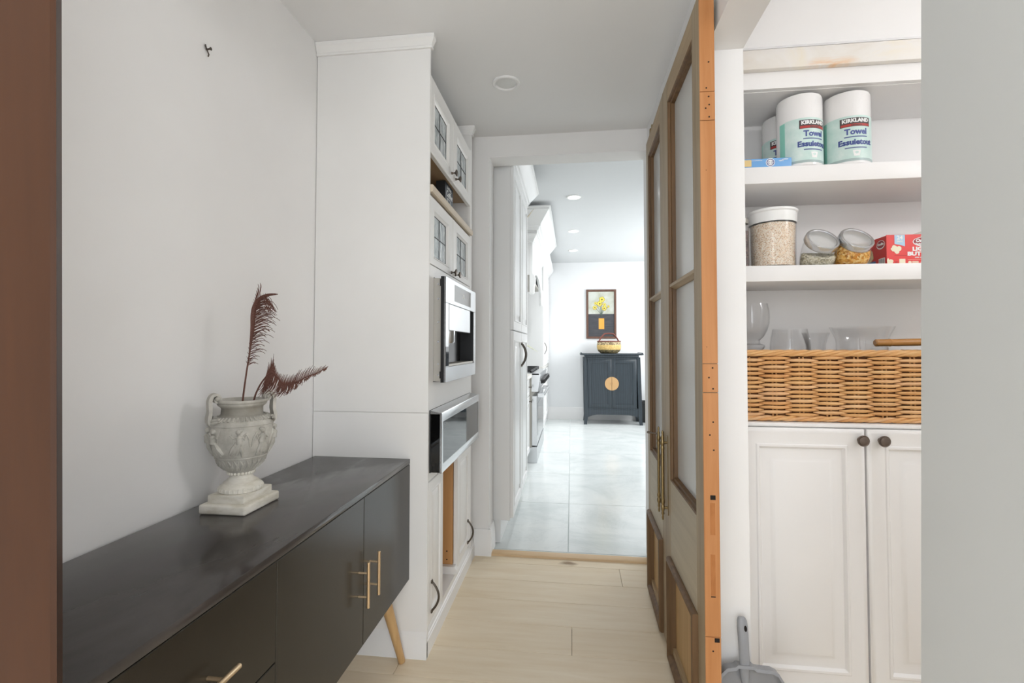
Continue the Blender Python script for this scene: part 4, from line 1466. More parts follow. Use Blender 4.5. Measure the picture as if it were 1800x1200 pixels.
part('lid', lathe(nb(), [(0.0812, 0.170), (0.0818, 0.172), (0.0826, 0.207), (0.0865, 0.211), (0.0870, 0.217), (0.0840, 0.220), (0.074, 0.220), (0.072, 0.214), (0, 0.214), (0, 0.210), (0.078, 0.205), (0.0800, 0.172)], (0.768, 1.944, Z2), 48), 'white_plastic', OA)

SJ = thing('spice_jar', 'narrow glass jar of dark lentils squeezed beside the oat canister', 'jar', (0.640, 1.930, Z2))
part('glass', lathe(nb(), [(0, 0), (0.033, 0), (0.036, 0.003), (0.036, 0.165), (0.030, 0.175), (0.030, 0.185), (0.028, 0.185), (0.028, 0.174), (0.034, 0.163), (0.034, 0.004), (0, 0.003)], (0.640, 1.930, Z2), 32), 'glass_v', SJ)
part('contents', lathe(nb(), [(0, 0.0035), (0.0335, 0.0045), (0.0335, 0.142), (0, 0.145)], (0.640, 1.930, Z2), 32), 'spice', SJ)
part('jar_lid', lathe(nb(), [(0.0305, 0.172), (0.034, 0.172), (0.034, 0.190), (0, 0.192), (0, 0.188), (0.0305, 0.186)], (0.640, 1.930, Z2), 32), 'steel_d', SJ)


def tilted_jar(name, label, x, y, content, fillk, group):
    t = thing(name, label, 'jar', (x, y, Z2), group=group)
    P = lambda nm, bm, m, par=t: part(nm, bm, m, par, 40, False)
    nrm = Vector((0.10, -0.76, 0.62)).normalized()
    side = Vector((0, 0, 1)).cross(nrm).normalized()
    upv = nrm.cross(side).normalized()
    mc = Vector((0.004, -0.030, 0.088))

    def ring(k, sc=1.0):
        # blend from the round foot to the slanted mouth
        out = []
        c = Vector((0, 0.002, 0.0)).lerp(mc, k)
        for i in range(36):
            a = 2 * PI * i / 36
            low = Vector((math.cos(a) * 0.056, math.sin(a) * 0.050 + 0.002, 0.0))
            hi = mc + (side * math.cos(a) + upv * math.sin(a)) * 0.054
            bulge = 1.0 + 0.10 * math.sin(PI * k)
            p = low.lerp(hi, k)
            p = c + (p - c) * bulge * sc
            p.z = max(p.z, 0.0)
            out.append(p)
        return out
    # orient the ring parameter so that low and hi start facing the same way
    def ring2(k, sc=1.0):
        out = []
        c = Vector((0, 0.002, 0.0)).lerp(mc, k)
        for i in range(36):
            a = 2 * PI * i / 36
            low = Vector((math.cos(a) * 0.056, 0.002 + math.sin(a) * 0.050, 0.0))
            hi = mc + (-side * math.cos(a) if side.x < 0 else side * math.cos(a)) * 0.054 + upv * math.sin(a) * 0.054
            p = low.lerp(hi, k)
            p = c + (p - c) * (1.0 + 0.10 * math.sin(PI * k)) * sc
            p.z = max(p.z, 0.0002)
            out.append(p)
        return out
    ks = [0.0, 0.06, 0.2, 0.4, 0.6, 0.8, 0.94, 1.0]
    scs = [0.90, 0.97, 1.0, 1.0, 1.0, 1.0, 0.96, 0.90]
    P('glass', loft(nb(), [ring2(k, s) for k, s in zip(ks, scs)], True), 'glass')
    kk = [0.03] + [fillk * f for f in (0.2, 0.5, 0.8, 0.95)]
    rr = [ring2(k, s) for k, s in zip(kk, (0.86, 0.94, 0.955, 0.95, 0.85))]
    for q in rr[0]:
        q.z += 0.002
    cap = 0.062 * fillk / 0.7
    bm = loft(nb(), rr, True)
    for v in bm.verts:
        if v.co.z > cap:
            v.co.z = cap + (v.co.z - cap) * 0.25
    P('contents', bm, content)
    mt = Matrix.Translation(mc - nrm * 0.008) @ Matrix((side, upv, nrm)).transposed().to_4x4()
    P('lid_ring', lathe(nb(), [(0.0525, 0.0), (0.0560, 0.0), (0.0575, 0.003), (0.0575, 0.022), (0.0560, 0.025), (0.0500, 0.0255), (0.0475, 0.023), (0.0475, 0.020), (0.0525, 0.019)], (0, 0, 0), 48, mt), 'steel')
    P('lid_glass', lathe(nb(), [(0, 0.019), (0.0480, 0.0195), (0.0480, 0.0215), (0.030, 0.0235), (0, 0.0245)], (0, 0, 0), 40, mt), 'lid_glass')
    return t


tilted_jar('glass_jar', 'slanted glass jar of puffed grain with a tilted steel lid', 0.909, 1.917, 'rice', 0.60, 'slanted jars on the lower pantry shelf')
tilted_jar('glass_jar', 'slanted glass jar of yellow pasta with a tilted steel lid', 1.026, 1.918, 'pasta', 0.92, 'slanted jars on the lower pantry shelf')

# popcorn box
PX0, PX1, PY0, PY1, PZ1 = 1.150, 1.392, 1.912, 2.085, 1.612
M['red_card'] = base_mat('red_card', (226, 62, 58), 0.4)[0]
M['red_card_d'] = base_mat('red_card_side', (204, 44, 38), 0.45)[0]
M['cream'] = base_mat('popcorn_cream', (242, 234, 206), 0.6)[0]
M['sky_ribbon'] = base_mat('pale_blue_ribbon', (172, 206, 228), 0.4)[0]
M['pinkish'] = base_mat('faint_red_print', (196, 48, 46), 0.5)[0]
PC = thing('popcorn_box', 'open red microwave popcorn box with white lettering', 'box', (1.27, 1.99, Z2))
bm = nb()
box(bm, PX0, PX1, PY0, PY0 + 0.0015, Z2, PZ1)
box(bm, PX0, PX1, PY1 - 0.0015, PY1, Z2, PZ1)
box(bm, PX1 - 0.0015, PX1, PY0 + 0.0015, PY1 - 0.0015, Z2, PZ1)
box(bm, PX0 + 0.0015, PX1 - 0.0015, PY0 + 0.0015, PY1 - 0.0015, Z2, Z2 + 0.0015)
pb = part('carton', bm, 'red_card', PC)
ps = part('carton_side', box(nb(), PX0, PX0 + 0.0015, PY0 + 0.0016, PY1 - 0.0016, Z2, PZ1 - 0.002), 'red_card_d', PC)
bm = nb()
prism(bm, [(PX0 + 0.002, PZ1 - 0.008), (PX0 + 0.012, PZ1 - 0.001), (PX0 + 0.012, PZ1 + 0.0005), (PX0 + 0.001, PZ1 - 0.0055)], 'y', PY0 + 0.004, PY1 - 0.004)
part('side_flap', bm, flat('carton_inside', (120, 112, 104), 0.8), PC)
bm = prism(nb(), [(PX0 + 0.075, PZ1 - 0.004), (PX0 + 0.135, PZ1 + 0.016), (PX0 + 0.137, PZ1 - 0.004)], 'y', PY0 + 0.010, PY0 + 0.0115)
part('torn_flap', bm, flat('carton_inside2', (196, 190, 182), 0.8), PC)


def on_front(bm, d=0.0004):
    return place_text(bm, lambda x, y, z: (x, PY0 - 0.0002 - z * 1.0, y))


def disc2d(bm, x, y, rx, ry, h, n=20, wob=0.0, seed=0):
    r_ = random.Random(seed)
    pts = []
    for i in range(n):
        k = 1 + wob * (r_.random() - 0.5)
        a = 2 * PI * i / n
        pts.append((x + rx * k * math.cos(a), y + ry * k * math.sin(a)))
    return prism(bm, pts, 'z', 0, h)


def move_bm(bm, dx, dy, dz=0.0):
    bmesh.ops.translate(bm, verts=bm.verts, vec=(dx, dy, dz))
    return bm


bm = prism(nb(), [(PX0 + 0.0270, PZ1 - 0.001), (PX0 + 0.0620, PZ1 - 0.001), (PX0 + 0.0620, 1.5690), (PX0 + 0.0440, 1.5745), (PX0 + 0.0270, 1.5780)], 'z', 0, 0.0004)
part('ribbon', on_front(bm), 'sky_ribbon', pb)
part('lettering', on_front(move_bm(text_bm('24', 0.020, bold=0.0006), PX0 + 0.0445, 1.6005, 0.0006)), 'white_ink', pb)
part('lettering', on_front(move_bm(text_bm('BAGS', 0.0085, bold=0.0002), PX0 + 0.0445, 1.587, 0.0006)), 'white_ink', pb)
bm = nb()
for i, (dx, dy, r) in enumerate(((0.033, 1.557, 0.011), (0.022, 1.559, 0.008), (0.026, 1.566, 0.008), (0.041, 1.561, 0.009), (0.035, 1.549, 0.008))):
    disc2d(bm, PX0 + dx, dy, r, r, 0.0005 + 0.0001 * i, 14, 0.25, i)
part('popcorn_print', on_front(bm), 'cream', pb)
bm = nb()
for i, (dx, dy, r) in enumerate(((0.008, 1.509, 0.011), (0.014, 1.514, 0.008), (0.004, 1.518, 0.008))):
    disc2d(bm, PX0 + dx - (0.0), dy, min(r, dx - 0.0005) if dx < r else r, r, 0.0005 + 0.0001 * i, 14, 0.2, i + 9)
part('popcorn_print', on_front(bm), 'cream', pb)
bm = disc2d(nb(), PX0 + 0.122, 1.5845, 0.034, 0.0170, 0.0004, 28)
part('logo_oval', on_front(bm), 'white_ink', pb)
bm = disc2d(nb(), PX0 + 0.122, 1.5855, 0.031, 0.0145, 0.0007, 28)
part('logo_oval', on_front(bm), flat('logo_maroon', (150, 34, 44), 0.4), pb)
bm = nb()
for i, (dx, dy, r) in enumerate(((0.122, 1.6030, 0.004), (0.118, 1.6045, 0.003), (0.125, 1.6055, 0.003))):
    disc2d(bm, PX0 + dx, dy, r, r, 0.0008, 10, 0.2, i)
part('popcorn_print', on_front(bm), 'cream', pb)
part('lettering', on_front(move_bm(text_bm('Orville', 0.0170, bold=0.0007, shear=0.12), PX0 + 0.121, 1.5885, 0.0009)), 'white_ink', pb)
part('lettering', on_front(move_bm(text_bm("Redenbacher's", 0.0088, bold=0.0004, shear=0.1), PX0 + 0.122, 1.5765, 0.0009)), 'white_ink', pb)
part('lettering', on_front(move_bm(text_bm('LIGHT', 0.0190, bold=0.0011, sx=1.22), PX0 + 0.119, 1.5580, 0.0004)), 'white_ink', pb)
part('lettering', on_front(move_bm(text_bm('BUTTER', 0.0190, bold=0.0011, sx=1.28), PX0 + 0.113, 1.5405, 0.0004)), 'white_ink', pb)
part('lettering', on_front(move_bm(text_bm('50% LESS FAT', 0.0068, bold=0.0002, sx=1.2), PX0 + 0.118, 1.5270, 0.0004)), 'white_ink', pb)
bm = nb()
prism(bm, [(PX0 + 0.042, 1.500), (PX0 + 0.062, 1.500), (PX0 + 0.062, 1.523), (PX0 + 0.042, 1.523)], 'z', 0, 0.0004)
prism(bm, [(PX0 + 0.070, 1.5185), (PX0 + 0.20, 1.5185), (PX0 + 0.20, 1.5192), (PX0 + 0.070, 1.5192)], 'z', 0, 0.0004)
prism(bm, [(PX0 + 0.070, 1.5010), (PX0 + 0.20, 1.5010), (PX0 + 0.20, 1.5017), (PX0 + 0.070, 1.5017)], 'z', 0, 0.0004)
for k in range(3):
    disc2d(bm, PX0 + 0.077 + 0.042 * k, 1.510, 0.0055, 0.0055, 0.0004, 12, 0.2, k)
    for q in range(2):
        prism(bm, [(PX0 + 0.085 + 0.042 * k, 1.5065 + 0.0045 * q), (PX0 + 0.106 + 0.042 * k, 1.5065 + 0.0045 * q), (PX0 + 0.106 + 0.042 * k, 1.5095 + 0.0045 * q), (PX0 + 0.085 + 0.042 * k, 1.5095 + 0.0045 * q)], 'z', 0, 0.0004)
part('info_strip', on_front(bm), 'cream', pb)
bm = nb()
prism(bm, [(PX0 + 0.026, 1.5335), (PX0 + 0.068, 1.5335), (PX0 + 0.068, 1.5365), (PX0 + 0.026, 1.5365)], 'z', 0, 0.0003)
prism(bm, [(PX0 + 0.028, 1.504), (PX0 + 0.036, 1.504), (PX0 + 0.036, 1.514), (PX0 + 0.028, 1.514)], 'z', 0, 0.0003)
part('faint_print', on_front(bm), 'pinkish', pb)


def on_side(bm):
    return place_text(bm, lambda x, y, z: (PX0 - 0.0002 - z, PY0 + x, y))


bm = prism(nb(), [(0.010, 1.4995), (0.046, 1.4995), (0.046, 1.531), (0.010, 1.531)], 'z', 0, 0.0004)
part('barcode', on_side(bm), 'white_ink', ps)
bm = nb()
for k in range(11):
    x = 0.0125 + k * 0.003
    prism(bm, [(x, 1.504), (x + 0.0006 + 0.0008 * (k * 7 % 3) / 2, 1.504), (x + 0.0006 + 0.0008 * (k * 7 % 3) / 2, 1.529), (x, 1.529)], 'z', 0, 0.0007)
part('barcode_line', on_side(bm), flat('print_grey', (96, 96, 100)), ps)
bm = disc2d(nb(), 0.033, 1.5825, 0.024, 0.0165, 0.0004, 26)
part('logo_oval', on_side(bm), 'white_ink', ps)
bm = disc2d(nb(), 0.033, 1.5835, 0.021, 0.0135, 0.0007, 26)
part('logo_oval', on_side(bm), flat('logo_maroon', (150, 34, 44), 0.4), ps)
part('lettering', place_text(move_bm(text_bm('Orville', 0.0125, bold=0.0005), -0.033, 1.5840, 0.0009), lambda x, y, z: (PX0 - 0.0002 - z, PY0 - x, y)), 'white_ink', ps)
bm = nb()
for i in range(12):
    a = i * 2.4
    disc2d(bm, 0.103 + 0.026 * math.cos(a) * (i % 4) / 3, 1.553 + 0.022 * math.sin(a) * (i % 3) / 2, 0.015, 0.013, 0.0003 + 0.00004 * i, 12, 0.25, i)
part('popcorn_print', on_side(bm), flat('popcorn_tan', (226, 206, 158), 0.6), ps)
bm = prism(nb(), [(0.066, 1.527), (0.142, 1.527), (0.128, 1.4995), (0.058, 1.4995)], 'z', 0, 0.0009)
part('bowl_print', on_side(bm), flat('bowl_blue', (92, 128, 172)), ps)

# ------------------------------------------------------------------ wicker basket
ZB = 0.9292
WX0, WX1, WY0, WY1 = 0.618, 1.330, 1.868, 2.135
WK = thing('wicker_basket', 'long wicker basket of honey brown willow on the pantry worktop', 'basket', (0.97, 2.0, ZB))
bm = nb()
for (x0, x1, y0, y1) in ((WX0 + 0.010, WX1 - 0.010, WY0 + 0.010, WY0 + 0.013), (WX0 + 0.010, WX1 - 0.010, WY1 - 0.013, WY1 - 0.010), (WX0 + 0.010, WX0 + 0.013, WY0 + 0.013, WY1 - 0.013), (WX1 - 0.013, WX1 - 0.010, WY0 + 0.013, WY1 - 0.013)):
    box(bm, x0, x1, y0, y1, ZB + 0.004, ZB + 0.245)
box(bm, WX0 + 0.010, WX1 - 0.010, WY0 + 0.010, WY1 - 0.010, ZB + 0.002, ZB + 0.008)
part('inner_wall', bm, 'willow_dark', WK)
PITCH = 0.0925
rw = random.Random(3)
stakes = [WX0 + 0.028 + PITCH * i for i in range(8)]
bm = nb()
for x in stakes:
    for dx in (-0.0065, 0.0065):
        tube(bm, [(x + dx, WY0 + 0.004, ZB + 0.012), (x + dx, WY0 + 0.004, ZB + 0.235)], 0.0030, 6)
o = part('stake', bm, 'willow', WK)


def rod_mesh(L, r, seed):
    r_ = random.Random(seed)
    pts, rad = [], []
    for i in range(7):
        k = i / 6
        pts.append((L * (k - 0.5), -0.0085 * math.sin(PI * k) + 0.0045, r_.uniform(-0.0007, 0.0007)))
        rad.append(r * (0.42, 0.82, 0.98, 1.0, 0.98, 0.80, 0.40)[i] * r_.uniform(0.94, 1.05))
    bm = tube(nb(), pts, rad, 7)
    bmesh.ops.recalc_face_normals(bm, faces=bm.faces)
    me = bpy.data.meshes.new('willow_rod')
    bm.to_mesh(me)
    bm.free()
    for p in me.polygons:
        p.use_smooth = True
    me.materials.append(M['willow'])
    return me


rods = [rod_mesh(PITCH * 1.22, 0.0069, s) for s in range(5)]
rods_s = [rod_mesh(0.080, 0.0062, s + 40) for s in range(3)]
ROW = 0.0164


def put_rod(me, x, y, z, rz=0.0):
    o_ = bpy.data.objects.new('willow_rod', me)
    COL.objects.link(o_)
    o_.parent = WK
    o_.location = Vector((x, y, z)) - Vector(WK['origin_'])
    o_.rotation_euler = (rw.uniform(-0.1, 0.1), rw.uniform(-0.015, 0.015), rz)


for i, x in enumerate(stakes):
    for k in range(13):
        z = ZB + 0.026 + ROW * k + (ROW / 2 if i % 2 else 0)
        if z > ZB + 0.232:
            continue
        put_rod(rods[rw.randrange(5)], x + rw.uniform(-0.003, 0.003), WY0 + 0.0005, z + rw.uniform(-0.0008, 0.0008))
for j, y in enumerate((WY0 + 0.030, WY0 + 0.095, WY0 + 0.160, WY0 + 0.225)):
    for k in range(13):
        z = ZB + 0.026 + ROW * k + (0 if j % 2 else ROW / 2)
        put_rod(rods_s[rw.randrange(3)], WX0 + 0.0005, y, z, -PI / 2)


def twisted(z, amp, r, nstr, turns, names):
    for s in range(nstr):
        pts = []
        n = 110
        per = [(WX0, WY1), (WX0, WY0), (WX1, WY0), (WX1, WY1)]
        seg_l = [WY1 - WY0, WX1 - WX0, WY1 - WY0]
        tot = sum(seg_l)
        for i in range(n + 1):
            d = tot * i / n
            k = 0
            while k < 2 and d > seg_l[k]:
                d -= seg_l[k]
                k += 1
            a, b = per[k], per[k + 1]
            f = d / seg_l[k]
            x, y = a[0] + (b[0] - a[0]) * f, a[1] + (b[1] - a[1]) * f
            ph = 2 * PI * (turns * i / n + s / nstr)
            nx, ny = ((-1, 0), (0, -1), (1, 0))[k]
            o_ = amp * math.cos(ph)
            pts.append((x + nx * o_, y + ny * o_, z + amp * 0.9 * math.sin(ph)))
        part(names, tube(nb(), pts, r, 7), 'willow', WK)


twisted(ZB + 0.249, 0.0075, 0.0062, 4, 7, 'rim_strand')
twisted(ZB + 0.012, 0.0060, 0.0055, 3, 9, 'base_strand')
bm = tube(nb(), [(WX0 + 0.022, WY0 + 0.05, ZB + 0.268), (WX0 + 0.022, WY1 - 0.05, ZB + 0.268)], 0.0125, 14)
part('end_handle', bm, 'cane', WK)

CN = thing('bamboo_rod', 'short jointed bamboo rod lying across the wicker basket', 'rod', (1.25, 1.95, ZB + 0.27))
bm = nb()
tube(bm, [(1.128, 1.955, 1.2160), (1.132, 1.955, 1.2162), (1.175, 1.955, 1.217), (1.180, 1.955, 1.217), (1.184, 1.955, 1.217), (1.25, 1.955, 1.2185), (1.40, 1.955, 1.221)], [0.010, 0.0135, 0.013, 0.0145, 0.013, 0.0135, 0.0135], 16)
part('cane', bm, 'cane', CN)

# glassware standing in the basket
ZI = ZB + 0.0085


def vase(name, label, x, y, outer, th=0.0022, seg=40):
    t = thing(name, label, 'glass vase', (x, y, ZI), group='clear glassware standing in the wicker basket')
    inner = [(max(r - th, 0.0), z) for r, z in reversed(outer) if z > outer[0][1] + th]
    pr_ = outer + inner + [(0, outer[0][1] + th * 2)]
    part('glass', lathe(nb(), [(0, outer[0][1])] + pr_, (x, y, ZI), seg), 'glass_v', t)
    return t


vase('glass_goblet', 'round glass goblet rising above the end of the wicker basket', 0.704, 1.985,
     [(0.040, 0.0), (0.040, 0.006), (0.016, 0.020), (0.015, 0.240), (0.040, 0.256), (0.044, 0.264), (0.043, 0.270), (0.028, 0.276), (0.026, 0.288), (0.040, 0.302), (0.052, 0.325), (0.060, 0.352), (0.062, 0.378), (0.060, 0.405), (0.055, 0.430)])
vase('tumbler_vase', 'barrel shaped glass vase next to the goblet in the wicker basket', 0.842, 1.985,
     [(0.050, 0.0), (0.054, 0.006), (0.060, 0.150), (0.069, 0.235), (0.070, 0.270), (0.066, 0.300), (0.0595, 0.332)])
vase('flared_glass', 'small flared glass tucked behind the middle of the wicker basket', 0.956, 2.03,
     [(0.026, 0.0), (0.028, 0.006), (0.030, 0.180), (0.034, 0.270), (0.042, 0.300), (0.048, 0.318)])
vase('wide_bowl', 'wide flared glass bowl beside the bamboo rod in the wicker basket', 1.118, 2.02,
     [(0.070, 0.0), (0.078, 0.006), (0.082, 0.200), (0.084, 0.285), (0.092, 0.310), (0.104, 0.336), (0.106, 0.340)])

# ------------------------------------------------------------------ dustpan
DP = thing('dustpan', 'grey plastic dustpan standing against the pantry door jamb', 'dustpan', (0.523, 1.515, 0.0), rot=(math.radians(-8), 0, 0))


def dpp(nm, bm, m, par=DP):
    return part(nm, bm, m, par, 40, False)


outl = []
W_ = 0.097
for x, z in ((-W_, 0.012), (-W_, 0.16), (-W_ * 0.96, 0.205), (-W_ * 0.86, 0.232), (-W_ * 0.70, 0.247), (-0.050, 0.2505), (-0.042, 0.252), (-0.036, 0.258), (0.008, 0.258), (0.016, 0.252), (0.040, 0.2505), (0.062, 0.2500), (0.070, 0.246), (W_ * 0.80, 0.243), (W_ * 0.93, 0.222), (W_, 0.18), (W_, 0.012)):
    outl.append((x, z))
bm = nb()
cen = (0.0, 0.10)


def dring(k, y, lip=0.0):
    return [bm.verts.new((x * k, y, 0.012 + (z - 0.012) * (k if z > 0.02 else 1.0))) for x, z in outl]


rings = [dring(1.0, 0.0), dring(1.0, -0.030), dring(0.965, -0.031), dring(0.94, -0.012), dring(0.90, -0.006), dring(0.5, -0.004)]
for A, B in zip(rings, rings[1:]):
    for i in range(len(outl) - 1):
        bm.faces.new((A[i], A[i + 1], B[i + 1], B[i]))
bm.faces.new(rings[-1])
bm.faces.new(list(reversed(rings[0])))
dpp('pan', bm, 'dust')
bm = nb()
sect = [(-0.014, 0.205, 0.010), (-0.016, 0.235, 0.0135), (-0.018, 0.255, 0.0155), (-0.020, 0.285, 0.0150), (-0.020, 0.330, 0.0155), (-0.018, 0.362, 0.0160), (-0.016, 0.378, 0.0145), (-0.014, 0.385, 0.010)]
rr = []
for y, z, hw in sect:
    rr.append([(-0.014 + hw * math.cos(a), y + 0.009 * math.sin(a), z) for a in [2 * PI * i / 16 for i in range(16)]])
hnd = dpp('handle', loft(nb(), rr), 'dust')
bm = lathe(nb(), [(0, 0), (0.0042, 0), (0.0042, 0.0012), (0, 0.0012)], (0, 0, 0), 14, Matrix.Translation((-0.008, -0.0265, 0.358)) @ Euler((PI / 2, 0, 0)).to_matrix().to_4x4() @ Matrix.Diagonal((1, 2.0, 1, 1)))
dpp('hanging_hole', bm, 'hole', hnd)

# ------------------------------------------------------------------ kitchen: tall cupboard
KX = -0.356
TC = thing('tall_cupboard', 'tall white kitchen cupboard with crown moulding just beyond the opening', 'cupboard', (-0.7, 3.4, 0))
part('carcass', box(nb(), -1.055, KX - 0.020, 2.975, 3.915, 0.135, 2.40), 'cabk', TC)
part('side_panel', box(nb(), -1.055, KX - 0.0205, 2.957, 2.9745, 0.135, 2.40, 0.001, 1), 'cabk', TC)
part('toe_kick', box(nb(), -1.055, KX - 0.078, 2.960, 3.915, 0.0, 0.1345), 'cabk', TC)
prk = [(0, 0), (0, 0.016), (0.003, 0.020), (0.055, 0.020), (0.058, 0.023), (0.066, 0.0225), (0.070, 0.012), (0.092, 0.011), (0.108, 0.019), (0.112, 0.020)]
for z0, z1 in ((0.150, 1.300), (1.306, 2.340)):
    for k, (y0, y1) in enumerate(((2.962, 3.436), (3.440, 3.914))):
        d = part('door', rect_rings(nb(), y0, y1, z0, z1, prk, fx(KX - 0.020)), 'cabk', TC)
        if z0 < 1:
            bow_x(KX, 3.395 if k == 0 else 3.480, 1.065, 1.225, 0.034, 0.0048, 'bronze', d)
part('frieze', box(nb(), -1.055, KX - 0.012, 2.957, 3.915, 2.341, 2.42), 'cabk', TC)


def crown_pts(z0, h, out):
    # (projection, z) pairs of a stepped crown
    q = [(0, 0), (0.06, 0.02), (0.06, 0.10), (0.16, 0.13), (0.20, 0.24), (0.30, 0.27), (0.32, 0.36), (0.50, 0.52), (0.72, 0.72), (0.84, 0.84), (0.90, 0.86), (0.90, 0.93), (1.0, 0.95), (1.0, 1.0)]
    return [(a * out, z0 + b * h) for a, b in q]


def crown(name, x0, xf, y0, y1, z0, h, out, parent, near=True, far=True):
    """Stepped crown around a cabinet top: front at xf facing +X, returns at y0 and y1."""
    bm = nb()
    rings = []
    for a, z in crown_pts(z0, h, out):
        ya = y0 - (a if near else 0)
        yb = y1 + (a if far else 0)
        rings.append([bm.verts.new(p) for p in ((x0, ya, z), (xf + a, ya, z), (xf + a, yb, z), (x0, yb, z))])
    for A, B in zip(rings, rings[1:]):
        for i in range(4):
            bm.faces.new((A[i], A[(i + 1) % 4], B[(i + 1) % 4], B[i]))
    bm.faces.new(rings[0])
    bm.faces.new(rings[-1])
    return part(name, bm, 'cabk', parent)


crown('crown_moulding', -1.055, KX - 0.010, 2.957, 3.915, 2.340, 0.150, 0.100, TC, near=False)

# base run with quartz top
KB = thing('base_cupboard', 'white kitchen base cupboard with a pale counter before the range', 'cupboard', (-0.74, 4.45, 0))
part('carcass', box(nb(), -1.055, -0.450, 3.920, 4.980, 0.105, 0.884), 'cabk', KB)
part('toe_kick', box(nb(), -1.055, -0.500, 3.920, 4.980, 0.0, 0.1045), 'steel_d', KB)
part('counter', box(nb(), -1.058, -0.405, 3.918, 4.984, 0.885, 0.921, 0.004, 2), 'counter_k', KB)
part('backsplash', box(nb(), -1.059, -1.050, 3.920, 6.38, 0.922, 1.9), 'cabk', KB)
for k, (y0, y1) in enumerate(((3.924, 4.448), (4.452, 4.978))):
    d = part('drawer', rect_rings(nb(), y0, y1, 0.700, 0.872, [(0, 0), (0, 0.016), (0.003, 0.020), (0.03, 0.020), (0.034, 0.016), (0.04, 0.016)], fx(-0.450)), 'cabk', KB)
    knob_x(-0.430, (y0 + y1) / 2 + 0.18, 0.79, 0.014, 'bronze', d)
    d = part('door', rect_rings(nb(), y0, y1, 0.118, 0.692, prk, fx(-0.450)), 'cabk', KB)
    knob_x(-0.430, y1 - 0.05, 0.64, 0.014, 'bronze', d)

# range
RG = thing('range', 'stainless professional range with black knobs beneath the white hood', 'stove', (-0.7, 5.6, 0))
RY0, RY1 = 4.990, 6.205
part('body', box(nb(), -1.05, -0.409, RY0, RY1, 0.16, 0.905), 'steel_d', RG)
part('kick_panel', box(nb(), -1.0, -0.354, RY0, RY1, 0.0, 0.165, 0.002, 1), 'steel', RG)
dr = part('oven_door', box(nb(), -0.408, -0.356, RY0 + 0.004, RY1 - 0.004, 0.178, 0.690, 0.003, 1), 'steel', RG)
part('oven_window', box(nb(), -0.357, -0.3545, RY0 + 0.14, RY1 - 0.14, 0.26, 0.60), 'black_gl', dr)
part('control_panel', prism(nb(), [(-0.409, 0.735), (-0.345, 0.735), (-0.318, 0.905), (-0.322, 0.925), (-0.409, 0.925)], 'y', RY0, RY1), 'steel', RG)
bm = nb()
tube(bm, [(-0.292, RY0 + 0.05, 0.690), (-0.292, RY1 - 0.05, 0.690)], 0.014, 14)
part('door_handle', bm, 'steel', dr)
for y in (RY0 + 0.10, RY1 - 0.10):
    part('handle_bracket', box(nb(), -0.357, -0.284, y - 0.014, y + 0.014, 0.668, 0.712, 0.004, 1), 'steel', dr)
for i in range(7):
    y = RY0 + 0.12 + i * (RY1 - RY0 - 0.24) / 6
    mt = Matrix.Translation((-0.332, y, 0.835)) @ Euler((0, PI / 2 - 0.15, 0)).to_matrix().to_4x4()
    part('knob_bezel', lathe(nb(), [(0, 0), (0.034, 0), (0.034, 0.010), (0.028, 0.012), (0, 0.012)], (0, 0, 0), 20, mt), 'steel', RG)
    part('knob', lathe(nb(), [(0.026, 0.012), (0.026, 0.050), (0.023, 0.056), (0, 0.057)], (0, 0, 0), 20, mt), 'black', RG)
part('cooktop', box(nb(), -1.04, -0.330, RY0, RY1, 0.9055, 0.926, 0.003, 1), 'steel', RG)
for i in range(4):
    y0 = RY0 + 0.02 + i * 0.296
    bm = nb()
    for x in (-0.98, -0.84, -0.70, -0.56, -0.42):
        box(bm, x - 0.007, x + 0.007, y0, y0 + 0.286, 0.938, 0.954)
    for y in (y0, y0 + 0.136, y0 + 0.272):
        box(bm, -0.987, -0.413, y, y + 0.014, 0.9381, 0.9541)
    for x in (-0.98, -0.42):
        for y in (y0 + 0.007, y0 + 0.279):
            box(bm, x - 0.006, x + 0.006, y - 0.006, y + 0.006, 0.9262, 0.939)
    part('grate', bm, 'black', RG)

# hood
HD = thing('range_hood', 'white mantel range hood with a deep stepped crown and arched apron', 'range hood', (-0.7, 5.6, 1.75))
HY0, HY1, HX = 4.80, 6.34, -0.385
part('side_board', box(nb(), -1.055, HX - 0.031, HY0, HY0 + 0.02, 1.925, 2.32), 'cabk', HD)
part('side_board', box(nb(), -1.055, HX - 0.031, HY1 - 0.02, HY1, 1.925, 2.32), 'cabk', HD)
arch = [(HY0, 2.32), (HY0, 1.735)]
arch += [(HY0 + 0.10, 1.735)]
n = 20
for i in range(n + 1):
    a = PI * i / n
    arch.append(((HY0 + HY1) / 2 - (HY1 - HY0 - 0.24) / 2 * math.cos(a), 1.775 + 0.235 * math.sin(a) ** 0.8))
arch += [(HY1 - 0.10, 1.735), (HY1, 1.735), (HY1, 2.32)]
bm = nb()
v0 = [bm.verts.new((HX - 0.030, y, z)) for y, z in arch]
v1 = [bm.verts.new((HX, y, z)) for y, z in arch]
for i in range(len(arch)):
    j = (i + 1) % len(arch)
    bm.faces.new((v0[i], v0[j], v1[j], v1[i]))
bmesh.ops.triangle_fill(bm, use_beauty=True, edges=[e for e in bm.edges if e.verts[0] in v0 and e.verts[1] in v0])
bmesh.ops.triangle_fill(bm, use_beauty=True, edges=[e for e in bm.edges if e.verts[0] in v1 and e.verts[1] in v1])
part('apron', bm, 'cabk', HD)
for y in (HY0 + 0.001, HY1 - 0.101):
    part('corbel', prism(nb(), [(HX, 1.74), (HX + 0.012, 1.745), (HX + 0.014, 1.80), (HX + 0.024, 1.84), (HX + 0.026, 1.90), (HX + 0.012, 1.93), (HX, 1.935)], 'y', y, y + 0.10), 'cabk', HD)
